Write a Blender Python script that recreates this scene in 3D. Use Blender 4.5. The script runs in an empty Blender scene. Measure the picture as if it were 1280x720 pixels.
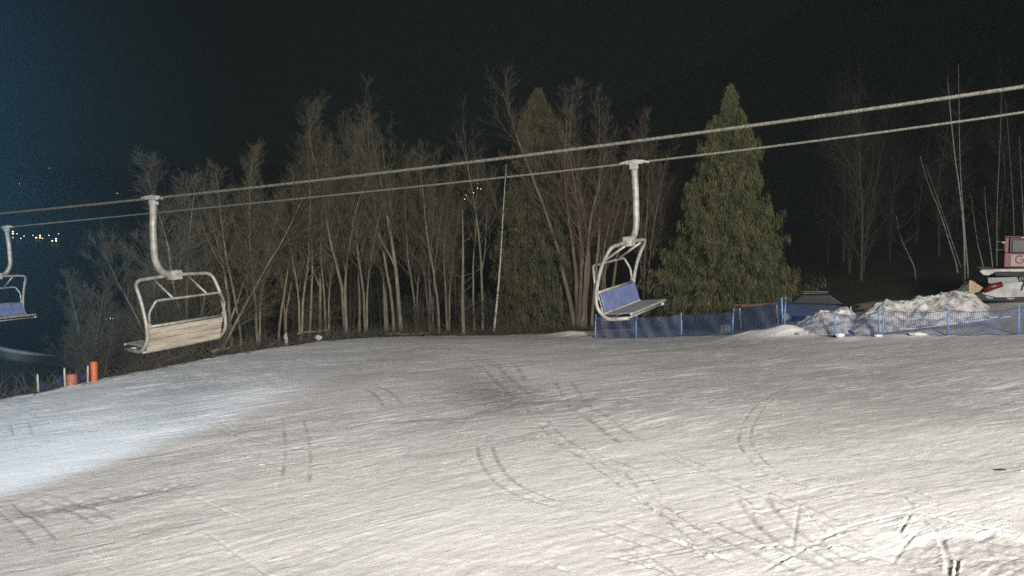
import bpy, math, random
import numpy as np
from mathutils import Vector, Matrix
rnd = random.Random(7)
S = bpy.context.scene
COL = S.collection
F = 1108.0                      # focal length in pixels of a 1280 wide frame
PITCH = math.atan(80 / F)
cp, sp_ = math.cos(PITCH), math.sin(PITCH)

def P(px, py, depth):
    """point seen at (px,py) of the photo at distance `depth` along +Y from the camera (origin)"""
    a, b = (px - 640) / F, -(py - 360) / F
    d = Vector((a, cp + b * sp_, -sp_ + b * cp))
    return d * (depth / d.y)

# ------------------------------------------------------------------ materials
def nodes(name):
    m = bpy.data.materials.new(name); m.use_nodes = True
    nt = m.node_tree; b = nt.nodes['Principled BSDF']
    return m, nt, b

def mat(name, c1, c2=None, rough=.6, metal=0, scale=8, bump=0, bscale=30, stretch=(1, 1, 1), emit=None, es=0, detail=6, lo=.35, hi=.65):
    m, nt, b = nodes(name)
    b.inputs['Roughness'].default_value = rough
    b.inputs['Metallic'].default_value = metal
    c2 = c2 or tuple(v * .7 for v in c1)
    tc = nt.nodes.new('ShaderNodeTexCoord'); mp = nt.nodes.new('ShaderNodeMapping')
    mp.inputs['Scale'].default_value = stretch
    nt.links.new(tc.outputs['Object'], mp.inputs[0])
    n = nt.nodes.new('ShaderNodeTexNoise'); n.inputs['Scale'].default_value = scale; n.inputs['Detail'].default_value = detail
    nt.links.new(mp.outputs[0], n.inputs['Vector'])
    r = nt.nodes.new('ShaderNodeValToRGB')
    r.color_ramp.elements[0].position = lo; r.color_ramp.elements[1].position = hi
    r.color_ramp.elements[0].color = (*c2, 1); r.color_ramp.elements[1].color = (*c1, 1)
    nt.links.new(n.outputs['Fac'], r.inputs[0]); nt.links.new(r.outputs[0], b.inputs['Base Color'])
    if bump:
        n2 = nt.nodes.new('ShaderNodeTexNoise'); n2.inputs['Scale'].default_value = bscale; n2.inputs['Detail'].default_value = 5
        nt.links.new(mp.outputs[0], n2.inputs['Vector'])
        bu = nt.nodes.new('ShaderNodeBump'); bu.inputs['Strength'].default_value = bump; bu.inputs['Distance'].default_value = .02
        nt.links.new(n2.outputs['Fac'], bu.inputs['Height']); nt.links.new(bu.outputs[0], b.inputs['Normal'])
    if emit:
        b.inputs['Emission Color'].default_value = (*emit, 1); b.inputs['Emission Strength'].default_value = es
    return m

M = {}
M['galv'] = mat('galvanised_steel', (.215, .21, .19), (.12, .118, .108), .5, .15, 9, .25, 60)
M['castm'] = mat('cast_metal', (.29, .28, .255), (.16, .155, .145), .45, .2, 12, .2, 50)
M['beige'] = mat('pale_sheet_back', (.29, .26, .205), (.17, .15, .12), .55, 0, 5, .2, 30, (1, .3, 2))
M['bluepad'] = mat('blue_panel', (.075, .10, .19), (.05, .07, .135), .5, 0, 7, .2, 40)
M['slat'] = mat('seat_slats', (.13, .125, .12), (.07, .07, .075), .6, 0, 9, .2, 40)
M['rubber'] = mat('black_rubber', (.03, .03, .032), (.018, .018, .02), .75, 0, 12)
M['rope'] = mat('steel_rope', (.13, .126, .10), (.055, .055, .046), .5, .2, 30, .6, 90)
M['bark'] = mat('bark_grey_brown', (.165, .142, .10), (.075, .064, .045), .9, 0, 3.5, .8, 18, (1, 1, .3))
M['bark2'] = mat('bark_reddish', (.125, .095, .068), (.065, .05, .036), .9, 0, 3.5, .8, 18, (1, 1, .3))
M['twig'] = mat('twigs_brown', (.092, .079, .049), (.052, .044, .028), .9, 0, 2)
M['twig2'] = mat('twigs_reddish', (.105, .074, .048), (.06, .042, .028), .9, 0, 2)
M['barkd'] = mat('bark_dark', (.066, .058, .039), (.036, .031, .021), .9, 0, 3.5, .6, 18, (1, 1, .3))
M['birch'] = mat('birch_bark', (.30, .285, .25), (.09, .085, .07), .8, 0, 2.2, .4, 18, (1, 1, 3), lo=.36, hi=.48)
M['needle'] = mat('spruce_needles', (.095, .090, .030), (.040, .044, .015), .75, 0, 1.1, 0, 20, lo=.38, hi=.66)
M['needle2'] = mat('cedar_needles', (.075, .068, .028), (.03, .03, .013), .8, 0, 1.3, 0, 20)
M['post'] = mat('blue_post_paint', (.17, .30, .50), (.11, .21, .38), .5, 0, 14)
M['wood'] = mat('weathered_wood', (.40, .36, .30), (.22, .19, .16), .8, 0, 16, .3, 40, (1, 1, .2))
M['orange'] = mat('orange_padding', (.46, .10, .028), (.34, .07, .02), .6, 0, 9, .4, 25)
M['red'] = mat('red_paint', (.15, .010, .010), (.09, .008, .008), .4, 0, 10)
M['white'] = mat('white_paint', (.50, .50, .48), (.26, .26, .25), .5, 0, 2.2, .1)
M['greyp'] = mat('grey_panel', (.27, .28, .28), (.18, .19, .19), .5, 0, 8)
M['yellow'] = mat('dull_yellow_paint', (.42, .33, .13), (.25, .20, .10), .6, 0, 10)
M['pink'] = mat('pale_panel', (.34, .28, .24), (.25, .20, .17), .5, 0, 8)
M['glassd'] = mat('dark_glass', (.02, .026, .024), (.012, .016, .015), .3, 0, 3)
M['carp'] = mat('dark_blue_car_paint', (.018, .025, .055), (.014, .02, .045), .3, 0, 3)
M['wall'] = mat('house_wall', (.35, .32, .28), None, .8)
M['roof'] = mat('house_roof', (.10, .06, .05), None, .8)
M['lit'] = mat('lit_window', (.8, .6, .3), None, .5, emit=(1, .75, .45), es=4)
M['lampglow'] = mat('lamp_glow', (.9, .9, .8), None, .5, emit=(1, .88, .7), es=7)
M['stone'] = mat('pale_block', (.45, .44, .42), (.30, .30, .29), .9, 0, 8, .4, 30)
M['brush'] = mat('brushwood', (.06, .046, .032), (.024, .02, .014), .9, 0, 5)
M['lampbody'] = mat('lamp_body', (.2, .2, .2), None, .6)

def snow_mat(name):
    m, nt, b = nodes(name)
    N, L = nt.nodes, nt.links
    at = N.new('ShaderNodeAttribute'); at.attribute_name = 'fresh'
    ad = N.new('ShaderNodeAttribute'); ad.attribute_name = 'dirt_shade'
    am = N.new('ShaderNodeAttribute'); am.attribute_name = 'snowmask'
    uv = N.new('ShaderNodeUVMap'); uv.uv_map = 'streak'
    n = N.new('ShaderNodeTexNoise'); n.inputs['Scale'].default_value = 6; n.inputs['Detail'].default_value = 8; n.inputs['Roughness'].default_value = .65
    L.new(uv.outputs[0], n.inputs['Vector'])
    tc = N.new('ShaderNodeTexCoord')
    n3 = N.new('ShaderNodeTexNoise'); n3.inputs['Scale'].default_value = 9; n3.inputs['Detail'].default_value = 8
    L.new(tc.outputs['Object'], n3.inputs['Vector'])
    def MR(src, a, b_, c, d):
        q = N.new('ShaderNodeMapRange'); q.inputs[1].default_value = a; q.inputs[2].default_value = b_; q.inputs[3].default_value = c; q.inputs[4].default_value = d; L.new(src, q.inputs[0]); return q.outputs[0]
    def OP(op, a, b_):
        q = N.new('ShaderNodeMath'); q.operation = op
        for k, v in enumerate((a, b_)):
            if isinstance(v, (int, float)): q.inputs[k].default_value = v
            else: L.new(v, q.inputs[k])
        return q.outputs[0]
    def NZ(vec, sc, det, rg, dist=0, mapsc=None):
        if mapsc:
            m_ = N.new('ShaderNodeMapping'); m_.inputs['Scale'].default_value = mapsc; L.new(vec, m_.inputs[0]); vec = m_.outputs[0]
        q = N.new('ShaderNodeTexNoise'); q.inputs['Scale'].default_value = sc; q.inputs['Detail'].default_value = det; q.inputs['Roughness'].default_value = rg; q.inputs['Distortion'].default_value = dist
        L.new(vec, q.inputs['Vector']); return q.outputs['Fac']
    tcg = N.new('ShaderNodeTexCoord'); OB = tcg.outputs['Object']; UVo = uv.outputs[0]
    patch = MR(NZ(OB, .38, 4, .6), .42, .60, .10, 1)
    sa = NZ(UVo, 6, 4, .6, .3, (1.3, 1.0, 1)); sb = NZ(UVo, 6, 4, .62, .4, (3.2, 2.4, 1)); sc_ = NZ(UVo, 6, 3, .6, .6, (1.1, .5, 1))
    white = OP('ADD', MR(sa, .575, .63, 0, 1.1), OP('ADD', MR(sb, .595, .65, 0, .9), MR(sc_, .61, .65, 0, .8)))
    dk_ = OP('ADD', MR(sa, .40, .33, 0, .55), MR(sb, .39, .32, 0, .45))
    ss = OP('MULTIPLY', OP('SUBTRACT', white, dk_), patch)
    grain = OP('ADD', OP('MULTIPLY', OP('SUBTRACT', NZ(OB, 9, 6, .8), .5), 1.1), OP('MULTIPLY', OP('SUBTRACT', NZ(OB, 42, 3, .7), .5), .9))
    s3o = OP('ADD', ss, grain)
    s3 = type('o', (), {'outputs': [s3o]})
    # icy grey snow -> fresh white snow
    r = N.new('ShaderNodeMix'); r.data_type = 'RGBA'
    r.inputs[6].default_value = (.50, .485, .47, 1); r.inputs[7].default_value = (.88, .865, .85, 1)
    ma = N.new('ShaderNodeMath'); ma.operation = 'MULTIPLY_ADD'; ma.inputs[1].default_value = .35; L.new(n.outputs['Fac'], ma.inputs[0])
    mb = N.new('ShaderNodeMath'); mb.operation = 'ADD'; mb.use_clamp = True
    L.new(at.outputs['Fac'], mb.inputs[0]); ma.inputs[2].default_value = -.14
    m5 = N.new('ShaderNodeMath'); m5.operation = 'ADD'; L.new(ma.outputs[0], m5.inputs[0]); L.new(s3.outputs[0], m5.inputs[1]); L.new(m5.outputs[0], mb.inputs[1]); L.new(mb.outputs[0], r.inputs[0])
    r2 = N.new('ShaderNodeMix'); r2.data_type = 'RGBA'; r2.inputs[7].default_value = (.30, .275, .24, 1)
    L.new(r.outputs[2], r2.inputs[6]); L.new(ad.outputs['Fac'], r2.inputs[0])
    # forest floor where snowmask fades
    fl = N.new('ShaderNodeValToRGB'); fl.color_ramp.elements[0].color = (.022, .018, .013, 1); fl.color_ramp.elements[1].color = (.085, .068, .045, 1)
    fl.color_ramp.elements[0].position = .35; fl.color_ramp.elements[1].position = .7
    L.new(n3.outputs['Fac'], fl.inputs[0])
    r3 = N.new('ShaderNodeMix'); r3.data_type = 'RGBA'
    L.new(fl.outputs[0], r3.inputs[6]); L.new(r2.outputs[2], r3.inputs[7]); L.new(am.outputs['Fac'], r3.inputs[0])
    L.new(r3.outputs[2], b.inputs['Base Color'])
    b.inputs['Roughness'].default_value = .62
    b.inputs['Specular IOR Level'].default_value = .3
    bu = N.new('ShaderNodeBump'); bu.inputs['Strength'].default_value = .5; bu.inputs['Distance'].default_value = .014
    add = N.new('ShaderNodeMath'); add.operation = 'ADD'
    n4 = N.new('ShaderNodeTexNoise'); n4.inputs['Scale'].default_value = 12; n4.inputs['Detail'].default_value = 8; n4.inputs['Roughness'].default_value = .7
    L.new(tc.outputs['Object'], n4.inputs['Vector'])
    L.new(OP('MULTIPLY', s3.outputs[0], .6), add.inputs[0]); L.new(n4.outputs['Fac'], add.inputs[1])
    L.new(add.outputs[0], bu.inputs['Height']); L.new(bu.outputs[0], b.inputs['Normal'])
    return m
M['snow'] = snow_mat('piste_snow')
M['pile'] = mat('shovelled_snow', (.66, .65, .63), (.26, .25, .23), .65, 0, 2.4, 1.0, 9, lo=.34, hi=.54, detail=9)

def net_mat(name, col, cov):
    m, nt, b = nodes(name)
    N, L = nt.nodes, nt.links
    uv = N.new('ShaderNodeUVMap'); uv.uv_map = 'net'
    sx = N.new('ShaderNodeSeparateXYZ'); L.new(uv.outputs[0], sx.inputs[0])
    outs = []
    for ax, per, th in (('X', .075, cov), ('Y', .075, cov * .55)):
        a = N.new('ShaderNodeMath'); a.operation = 'DIVIDE'; a.inputs[1].default_value = per; L.new(sx.outputs[ax], a.inputs[0])
        f = N.new('ShaderNodeMath'); f.operation = 'FRACT'; L.new(a.outputs[0], f.inputs[0])
        c = N.new('ShaderNodeMath'); c.operation = 'LESS_THAN'; c.inputs[1].default_value = th; L.new(f.outputs[0], c.inputs[0]); outs.append(c)
    mx = N.new('ShaderNodeMath'); mx.operation = 'MAXIMUM'; L.new(outs[0].outputs[0], mx.inputs[0]); L.new(outs[1].outputs[0], mx.inputs[1])
    L.new(mx.outputs[0], b.inputs['Alpha']); b.inputs['Base Color'].default_value = (*col, 1); b.inputs['Roughness'].default_value = .6
    return m
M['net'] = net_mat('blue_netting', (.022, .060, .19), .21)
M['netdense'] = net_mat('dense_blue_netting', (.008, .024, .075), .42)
M['netdark'] = net_mat('dark_blue_netting', (.012, .025, .07), .4)

# ------------------------------------------------------------------ mesh helpers
class MB:
    def __init__(s): s.v = []; s.f = []; s.uv = None
    def box(s, c, d, rot=None):
        n = len(s.v); hx, hy, hz = d[0] / 2, d[1] / 2, d[2] / 2
        for x, y, z in ((-1,-1,-1),(1,-1,-1),(1,1,-1),(-1,1,-1),(-1,-1,1),(1,-1,1),(1,1,1),(-1,1,1)):
            v = Vector((x * hx, y * hy, z * hz))
            if rot: v = rot @ v
            s.v.append(tuple(v + Vector(c)))
        s.f += [tuple(n + i for i in q) for q in ((0,3,2,1),(4,5,6,7),(0,1,5,4),(1,2,6,5),(2,3,7,6),(3,0,4,7))]
        return s
    def tube(s, pts, r, sides=8, cap=True):
        pts = [Vector(p) for p in pts]; k = len(pts)
        rr = r if isinstance(r, (list, tuple)) else [r] * k
        n0 = len(s.v); ref = None
        for i, p in enumerate(pts):
            t = (pts[min(i + 1, k - 1)] - pts[max(i - 1, 0)])
            if t.length < 1e-9: t = Vector((0, 0, 1))
            t.normalize()
            if ref is None:
                ref = Vector((1, 0, 0)) if abs(t.x) < .8 else Vector((0, 1, 0))
            a = (ref - t * ref.dot(t)).normalized(); ref = a; b = t.cross(a)
            for j in range(sides):
                w = 2 * math.pi * j / sides
                s.v.append(tuple(p + (a * math.cos(w) + b * math.sin(w)) * rr[i]))
        for i in range(k - 1):
            for j in range(sides):
                q = n0 + i * sides; j2 = (j + 1) % sides
                s.f.append((q + j, q + j2, q + sides + j2, q + sides + j))
        if cap:
            s.f.append(tuple(n0 + j for j in reversed(range(sides))))
            s.f.append(tuple(n0 + (k - 1) * sides + j for j in range(sides)))
        return s
    def prism(s, prof, y0, y1, axis='y'):
        """profile in (x,z) extruded along y"""
        n = len(s.v); k = len(prof)
        for y in (y0, y1):
            for x, z in prof: s.v.append((x, y, z))
        s.f.append(tuple(n + i for i in range(k))); s.f.append(tuple(n + k + i for i in reversed(range(k))))
        for i in range(k):
            j = (i + 1) % k; s.f.append((n + j, n + i, n + k + i, n + k + j))
        return s
    def build(s, name, m, parent=None, smooth=False, bevel=0):
        me = bpy.data.meshes.new(name); me.from_pydata(s.v, [], s.f); me.update()
        if m: me.materials.append(m)
        if smooth: me.polygons.foreach_set('use_smooth', [True] * len(me.polygons))
        o = bpy.data.objects.new(name, me); COL.objects.link(o)
        if parent: o.parent = parent
        if bevel:
            b = o.modifiers.new('bevel', 'BEVEL'); b.width = bevel; b.segments = 2; b.limit_method = 'ANGLE'
        return o

def rounded(pts, rad=.12, n=5):
    """round the corners of a polyline"""
    pts = [Vector(p) for p in pts]; out = [pts[0]]
    for i in range(1, len(pts) - 1):
        a, b, c = pts[i - 1], pts[i], pts[i + 1]
        r = min(rad, (a - b).length * .45, (c - b).length * .45)
        p0 = b + (a - b).normalized() * r; p2 = b + (c - b).normalized() * r
        for k in range(n + 1):
            t = k / n; out.append(p0 * (1 - t) ** 2 + b * 2 * t * (1 - t) + p2 * t * t)
    out.append(pts[-1]); return out

def tag(o, label=None, cat=None, group=None, kind=None):
    if label: o['label'] = label
    if cat: o['category'] = cat
    if group: o['group'] = group
    if kind: o['kind'] = kind
    return o
def empty(name, loc, rz=0, label=None, cat=None, group=None):
    o = bpy.data.objects.new(name, None); COL.objects.link(o); o.empty_display_size = .2
    o.location = loc; o.rotation_euler = (0, 0, rz); return tag(o, label, cat, group)
def copy_tree(o, parent=None):
    c = o.copy(); COL.objects.link(c); c.parent = parent
    for ch in list(o.children): copy_tree(ch, c)
    return c
KIDS = {}
def kids(o):
    pass

# ------------------------------------------------------------------ noise
def vnoise(x, y, seed=0):
    xi = np.floor(x).astype(np.int64); yi = np.floor(y).astype(np.int64)
    fx = x - xi; fy = y - yi; fx = fx * fx * (3 - 2 * fx); fy = fy * fy * (3 - 2 * fy)
    def h(a, b):
        n = (a * 374761393 + b * 668265263 + seed * 974634777) & 0x7fffffff
        n = ((n ^ (n >> 13)) * 1274126177) & 0x7fffffff
        return ((n ^ (n >> 16)) & 0xffff) / 65535.0
    return (h(xi, yi) * (1 - fx) + h(xi + 1, yi) * fx) * (1 - fy) + (h(xi, yi + 1) * (1 - fx) + h(xi + 1, yi + 1) * fx) * fy
def fbm(x, y, seed=0, o=4):
    s = 0; a = .5; t = 0
    for i in range(o):
        s = s + a * vnoise(x * 2 ** i + i * 17.3, y * 2 ** i - i * 9.1, seed + i); t += a; a *= .55
    return s / t
def sstep(a, b, x): t = np.clip((x - a) / (b - a), 0, 1); return t * t * (3 - 2 * t)

# ------------------------------------------------------------------ terrain
EDGE = [(-900, 620, 16), (-250, 545, 24), (0, 500, 30), (100, 480, 32.5), (200, 459, 36), (300, 441, 41), (400, 426, 46), (480, 421, 49),
        (560, 420, 52), (650, 418, 53), (740, 414, 54), (860, 405, 57), (1000, 398, 56), (1280, 373, 54), (1700, 350, 54), (2300, 340, 50)]
ea = np.array([(p[0] - 640) / F for p in EDGE]); ed = np.array([p[2] for p in EDGE], float)
ctrl = [P(*e) for e in EDGE]
ctrl += [P(*q) for q in ((850, 424, 47), (1050, 423, 42), (1280, 418, 38), (640, 720, 12.5), (1280, 720, 12), (0, 720, 13),
                         (640, 560, 21), (640, 470, 33), (1000, 480, 29), (200, 560, 21.5), (745, 423, 49), (1250, 377, 48), (950, 419, 45))]
ctrl += [Vector(q) for q in ((0, 2, -4.9), (-14, 2, -5.1), (14, 2, -4.5), (35, 10, -3.2), (60, 30, -2.0), (-30, 0, -5.6), (0, -30, -4.6), (-40, -40, -5), (50, -40, -2.5))]
cx = np.array([c.x for c in ctrl]); cy = np.array([c.y for c in ctrl]); cz = np.array([c.z for c in ctrl])
def _phi(r): return np.where(r > 1e-6, r * r * np.log(np.maximum(r, 1e-6)), 0)
_n = len(cx); A = np.zeros((_n + 3, _n + 3))
A[:_n, :_n] = _phi(np.hypot(cx[:, None] - cx, cy[:, None] - cy)) + np.eye(_n) * 6.0
A[:_n, _n] = 1; A[:_n, _n + 1] = cx; A[:_n, _n + 2] = cy; A[_n:, :_n] = A[:_n, _n:].T
W = np.linalg.solve(A, np.concatenate([cz, [0, 0, 0]]))
def base(x, y):
    z = W[_n] + W[_n + 1] * x + W[_n + 2] * y
    for i in range(_n): z = z + W[i] * _phi(np.hypot(x - cx[i], y - cy[i]))
    return z
ka = np.array([-1.6, -.6, -.4, -.2, -.05, .1, .3, .6, 1.4]); kv = np.array([.14, .12, .20, .16, .05, .02, -.03, -.10, -.10])
def height(x, y):
    x = np.asarray(x, float); y = np.asarray(y, float)
    yy = np.maximum(y, 1.0); a = np.clip(x / yy, -1.6, 1.6)
    e = np.interp(a, ea, ed)
    s = np.where(y > 1, np.maximum(y - e, 0), 0)
    ye = np.where(s > 0, e, y); xe = np.where(s > 0, a * e, x)
    xe = np.clip(xe, -70, 70); ye = np.clip(ye, -60, 90)
    z = base(xe, ye)
    k = np.interp(a, ka, kv)
    dist = s * np.hypot(1, a)
    drop = np.where(k > 0, 46 * (1 - np.exp(-k * dist / 46)) , k * dist)
    soft = sstep(0, 5, dist)
    z = z - drop * (.25 + .75 * soft)
    # far hillside closes the valley
    R = np.hypot(x, y)
    z = z + np.where(y > 0, 150 * sstep(330, 1350, R) * (1 + np.where(a > 0, 2.2, .35) * a), 0) + 6 * (fbm(x / 90, y / 90, 5, 3) - .5) * sstep(60, 200, R)
    z = z + .25 * (fbm(x / 2.5, y / 2.5, 9, 3) - .5) * sstep(0, 3, s)
    return z
def gz(x, y): return float(height(np.array([x]), np.array([y]))[0])
def hit(px, py, d0=5, d1=1300):
    """where the line of sight through a pixel meets the terrain"""
    ds = np.geomspace(d0, d1, 2500); d = P(px, py, 1.0)
    zz = height(d.x * ds, ds); below = np.nonzero(d.z * ds < zz)[0]
    t = ds[below[0]] if len(below) else d1 * .8
    return Vector((d.x * t, t, gz(d.x * t, t)))

def grid_mesh(name, X, Y, Z, m):
    nr, nc = X.shape
    co = np.stack([X, Y, Z], -1).reshape(-1, 3)
    i = np.arange(nr * nc).reshape(nr, nc)
    q = np.stack([i[:-1, :-1], i[:-1, 1:], i[1:, 1:], i[1:, :-1]], -1).reshape(-1, 4)
    me = bpy.data.meshes.new(name); me.vertices.add(len(co)); me.vertices.foreach_set('co', co.ravel().astype(np.float32))
    me.loops.add(q.size); me.loops.foreach_set('vertex_index', q.ravel().astype(np.int32))
    me.polygons.add(len(q)); me.polygons.foreach_set('loop_start', np.arange(0, q.size, 4, dtype=np.int32))
    me.polygons.foreach_set('use_smooth', np.ones(len(q), bool)); me.update(calc_edges=True)
    me.materials.append(m)
    o = bpy.data.objects.new(name, me); COL.objects.link(o)
    return o, me, q
def vattr(me, name, arr):
    a = me.attributes.new(name, 'FLOAT', 'POINT'); a.data.foreach_set('value', np.asarray(arr, np.float32).ravel())

# streak coordinate: skiers scraped the slope along gently curving lines that rise to the right
def streak(x, y): 
    g = .62 * x - .009 * x * x
    return (x + .5 * (y - 25)) * .9, (y - g) * .82

# fine snow sheet: dense polar grid
na, nr = 1300, 820
th = np.linspace(-math.radians(52), math.radians(52), na)
rr = 7.0 * (76 / 7.0) ** (np.linspace(0, 1, nr))
TH, RR = np.meshgrid(th, rr)
X = RR * np.sin(TH); Y = RR * np.cos(TH)
Z = height(X, Y)
a_ = X / np.maximum(Y, 1); sedge = Y - np.interp(a_, ea, ed)
U, V = streak(X, Y)
wob = fbm(X / 6, Y / 6, 40, 2) * 1.6
n1 = fbm(U * .35, (V + wob) * 2.2, 11, 4); n2 = fbm(U * 1.3, (V + wob) * 11, 21, 4); n3 = fbm(U * .12, (V + wob) * .8, 31, 3)
n5 = fbm(X / 3.2, Y / 3.2, 51, 4)
region = fbm(X / 9, Y / 9, 71, 3)
VW = V + wob
def lines(fu, fv, seed, th_):
    return np.clip((vnoise(U * fu + seed, (VW + .05 * fbm(X * 1.5, Y * 1.5, seed, 2)) * fv, seed) - th_) * 16, 0, 1)
line = np.maximum.reduce([lines(.55, 7, 61, .80), lines(.9, 11, 62, .82), lines(1.6, 15, 63, .84) * .8, lines(.35, 4.5, 64, .86)]) * np.clip((fbm(X / 2.2, Y / 2.2, 65, 3) - .38) * 5, 0, 1) * (.35 + .65 * sstep(15, 27, Y))
dark = np.maximum(lines(.5, 8, 66, .85), lines(1.1, 12, 67, .85)) * np.clip((fbm(X / 2.6, Y / 2.6, 68, 3) - .45) * 5, 0, 1)
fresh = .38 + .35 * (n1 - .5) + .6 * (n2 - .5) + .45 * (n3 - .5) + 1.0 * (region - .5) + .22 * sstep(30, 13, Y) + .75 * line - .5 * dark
Z = Z + .02 * (n3 - .5) + .010 * (n1 - .5) + .010 * (n2 - .5) + .012 * line - .012 * dark + .08 * (n5 - .5)
crumb = fbm(X * 7, Y * 7, 83, 3) - .5
Z = Z + .014 * (fbm(X * 3, Y * 3, 81, 3) - .5) + .010 * crumb
dirt_shade = np.zeros_like(Z)  # grime of tracks and worn snow, plus a chair shadow painted in
def groove(px_pts, width, depth, ridge=.4, broken=0, dirt_shade_amt=0, off=0, seed=1):
    global Z, fresh, dirt_shade
    depth = depth * .6; width = width * .55; ridge = ridge * .7
    pts = [hit(*p) for p in px_pts]; pts = np.array([(p.x, p.y) for p in pts])
    if off:
        t = np.gradient(pts, axis=0); n = np.stack([-t[:, 1], t[:, 0]], 1); n /= np.linalg.norm(n, axis=1)[:, None]; pts = pts + n * off
    # smooth resample
    k = np.linspace(0, len(pts) - 1, len(pts) * 8); i = np.arange(len(pts))
    if len(pts) > 2:
        def cr(v):
            out = []
            for t in k:
                j = min(int(t), len(v) - 2); f = t - j
                p0, p1, p2, p3 = v[max(j - 1, 0)], v[j], v[j + 1], v[min(j + 2, len(v) - 1)]
                out.append(.5 * ((2 * p1) + (-p0 + p2) * f + (2 * p0 - 5 * p1 + 4 * p2 - p3) * f * f + (-p0 + 3 * p1 - 3 * p2 + p3) * f ** 3))
            return np.array(out)
        pts = np.stack([cr(pts[:, 0]), cr(pts[:, 1])], 1)
    mrg = width * 3
    sel = (X > pts[:, 0].min() - mrg) & (X < pts[:, 0].max() + mrg) & (Y > pts[:, 1].min() - mrg) & (Y < pts[:, 1].max() + mrg)
    if not sel.any(): return
    x, y = X[sel], Y[sel]; best = np.full(x.shape, 1e9); along = np.zeros_like(best); acc = 0
    for j in range(len(pts) - 1):
        a, b = pts[j], pts[j + 1]; d = b - a; L = np.hypot(*d) + 1e-9
        t = np.clip(((x - a[0]) * d[0] + (y - a[1]) * d[1]) / L ** 2, 0, 1)
        q = np.hypot(x - a[0] - t * d[0], y - a[1] - t * d[1]); u = q < best
        best[u] = q[u]; along[u] = (acc + t * L)[u]; acc += L
    taper = sstep(0, acc * .12 + .01, along) * sstep(0, acc * .12 + .01, acc - along)
    br = 1 - broken * (vnoise(along * 2.2, x * 0 + seed * 3.1, seed) > .45)
    w = best / width
    g = np.exp(-(w * 1.3) ** 2) ; rg = np.exp(-((w - 1.25) * 2.2) ** 2)
    cz_ = crumb[sel]; g = g * (.75 + 1.6 * cz_); rg = rg * np.clip(.5 + 3.2 * cz_, 0, 2)
    Z[sel] += taper * br * (-depth * g + depth * ridge * rg) + taper * .02 * cz_ * np.exp(-(w * .5) ** 2)
    fresh[sel] += taper * br * (rg * .5 * min(ridge * 2, 1) - .35 * g)
    dirt_shade[sel] = np.maximum(dirt_shade[sel], dirt_shade_amt * g * taper * br)
def ski(px_pts, sep=.22, depth=.045, broken=.6, seed=1, w=.055):
    w = w * 1.7; sep = sep * 1.15
    groove(px_pts, w, depth * .7, .15, broken, .5, sep / 2, seed); groove(px_pts, w, depth * .7, .15, broken, .5, -sep / 2, seed + 9)
ski([(615, 447), (632, 455), (640, 468), (645, 476)], .6, .07, .5, 2, .14)
ski([(585, 450), (610, 458), (628, 474), (648, 492), (660, 500)], .55, .06, .4, 3, .12)
ski([(697, 472), (708, 484), (722, 508), (740, 518), (770, 540), (800, 560)], .5, .07, .5, 4, .12)
ski([(604, 553), (612, 580), (635, 606), (680, 626), (715, 633)], .32, .05, .25, 5, .07)
ski([(690, 545), (725, 565), (790, 590), (815, 625)], .35, .045, .6, 6)
ski([(460, 483), (478, 492), (492, 508)], .5, .06, .4, 7, .1)
ski([(935, 620), (970, 660), (1020, 690), (1070, 712)], .45, .06, .3, 8, .08)
ski([(870, 650), (920, 672), (985, 700), (1020, 716)], .4, .06, .3, 9, .08)
ski([(0, 628), (35, 655), (60, 680)], .3, .05, .2, 12)
ski([(60, 620), (110, 640), (132, 656)], .3, .04, .3, 13)
ski([(25, 530), (30, 545)], .4, .06, .2, 15)
ski([(750, 655), (800, 672), (860, 690)], .4, .05, .4, 17)
ski([(655, 500), (690, 540), (760, 590), (830, 640), (900, 690), (950, 716)], .26, .05, .6, 51, .05)
ski([(365, 520), (372, 560), (368, 610)], .5, .04, .6, 52, .06)
ski([(1020, 470), (960, 500), (930, 545), (960, 590), (1010, 615)], .24, .035, .6, 53, .05)
ski([(250, 520), (300, 545), (380, 560), (470, 556)], .24, .035, .6, 54, .05)
ski([(820, 560), (910, 600), (1010, 640), (1110, 690)], .24, .045, .5, 55, .05)
ski([(330, 455), (355, 458)], .3, .05, .3, 18)
groove([(1020, 625), (1075, 617), (1125, 620), (1142, 640)], .09, .02, .6, .2, .25)
groove([(945, 720), (1010, 684), (1060, 660), (1140, 641)], .09, .03, .7, 0, .35)
for q_ in range(15):
    x0, y0 = rnd.uniform(740, 1130), rnd.uniform(590, 715); l = rnd.uniform(35, 130)
    groove([(x0, y0), (x0 + l * .5, y0 + l * rnd.uniform(.05, .32)), (x0 + l, y0 + l * rnd.uniform(.2, .6))], rnd.uniform(.06, .12), rnd.uniform(.02, .035), .25, .55, .5, 0, 200 + q_)
groove([(1140, 641), (1128, 660), (1124, 668)], .07, .035, .6, 0, .45)
groove([(1152, 662), (1130, 680), (1113, 704)], .07, .035, .6, 0, .45)
groove([(1140, 641), (1180, 650), (1230, 660), (1280, 668)], .10, .05, .6, 0, .15)
groove([(1140, 643), (1170, 664), (1184, 690), (1186, 720)], .10, .045, .5, .3, .35)
groove([(1198, 692), (1194, 720)], .06, .06, .7, 0, .5)
groove([(1000, 628), (995, 655), (990, 690)], .07, .03, .5, .3, .45)
groove([(1010, 645), (1035, 670)], .05, .03, .8)
groove([(545, 530), (600, 516), (640, 506), (700, 500), (760, 498)], .9, .06, .1, .3, .42)  # dark bands here paint the chair's shadow smear into the snow colour
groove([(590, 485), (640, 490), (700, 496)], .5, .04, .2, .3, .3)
groove([(480, 530), (560, 523), (600, 520)], .5, .05, .2, .3, .5)  # left end of the painted chair shadow
groove([(660, 530), (720, 532), (800, 525)], .3, .03, .3, .3, .25)
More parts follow.
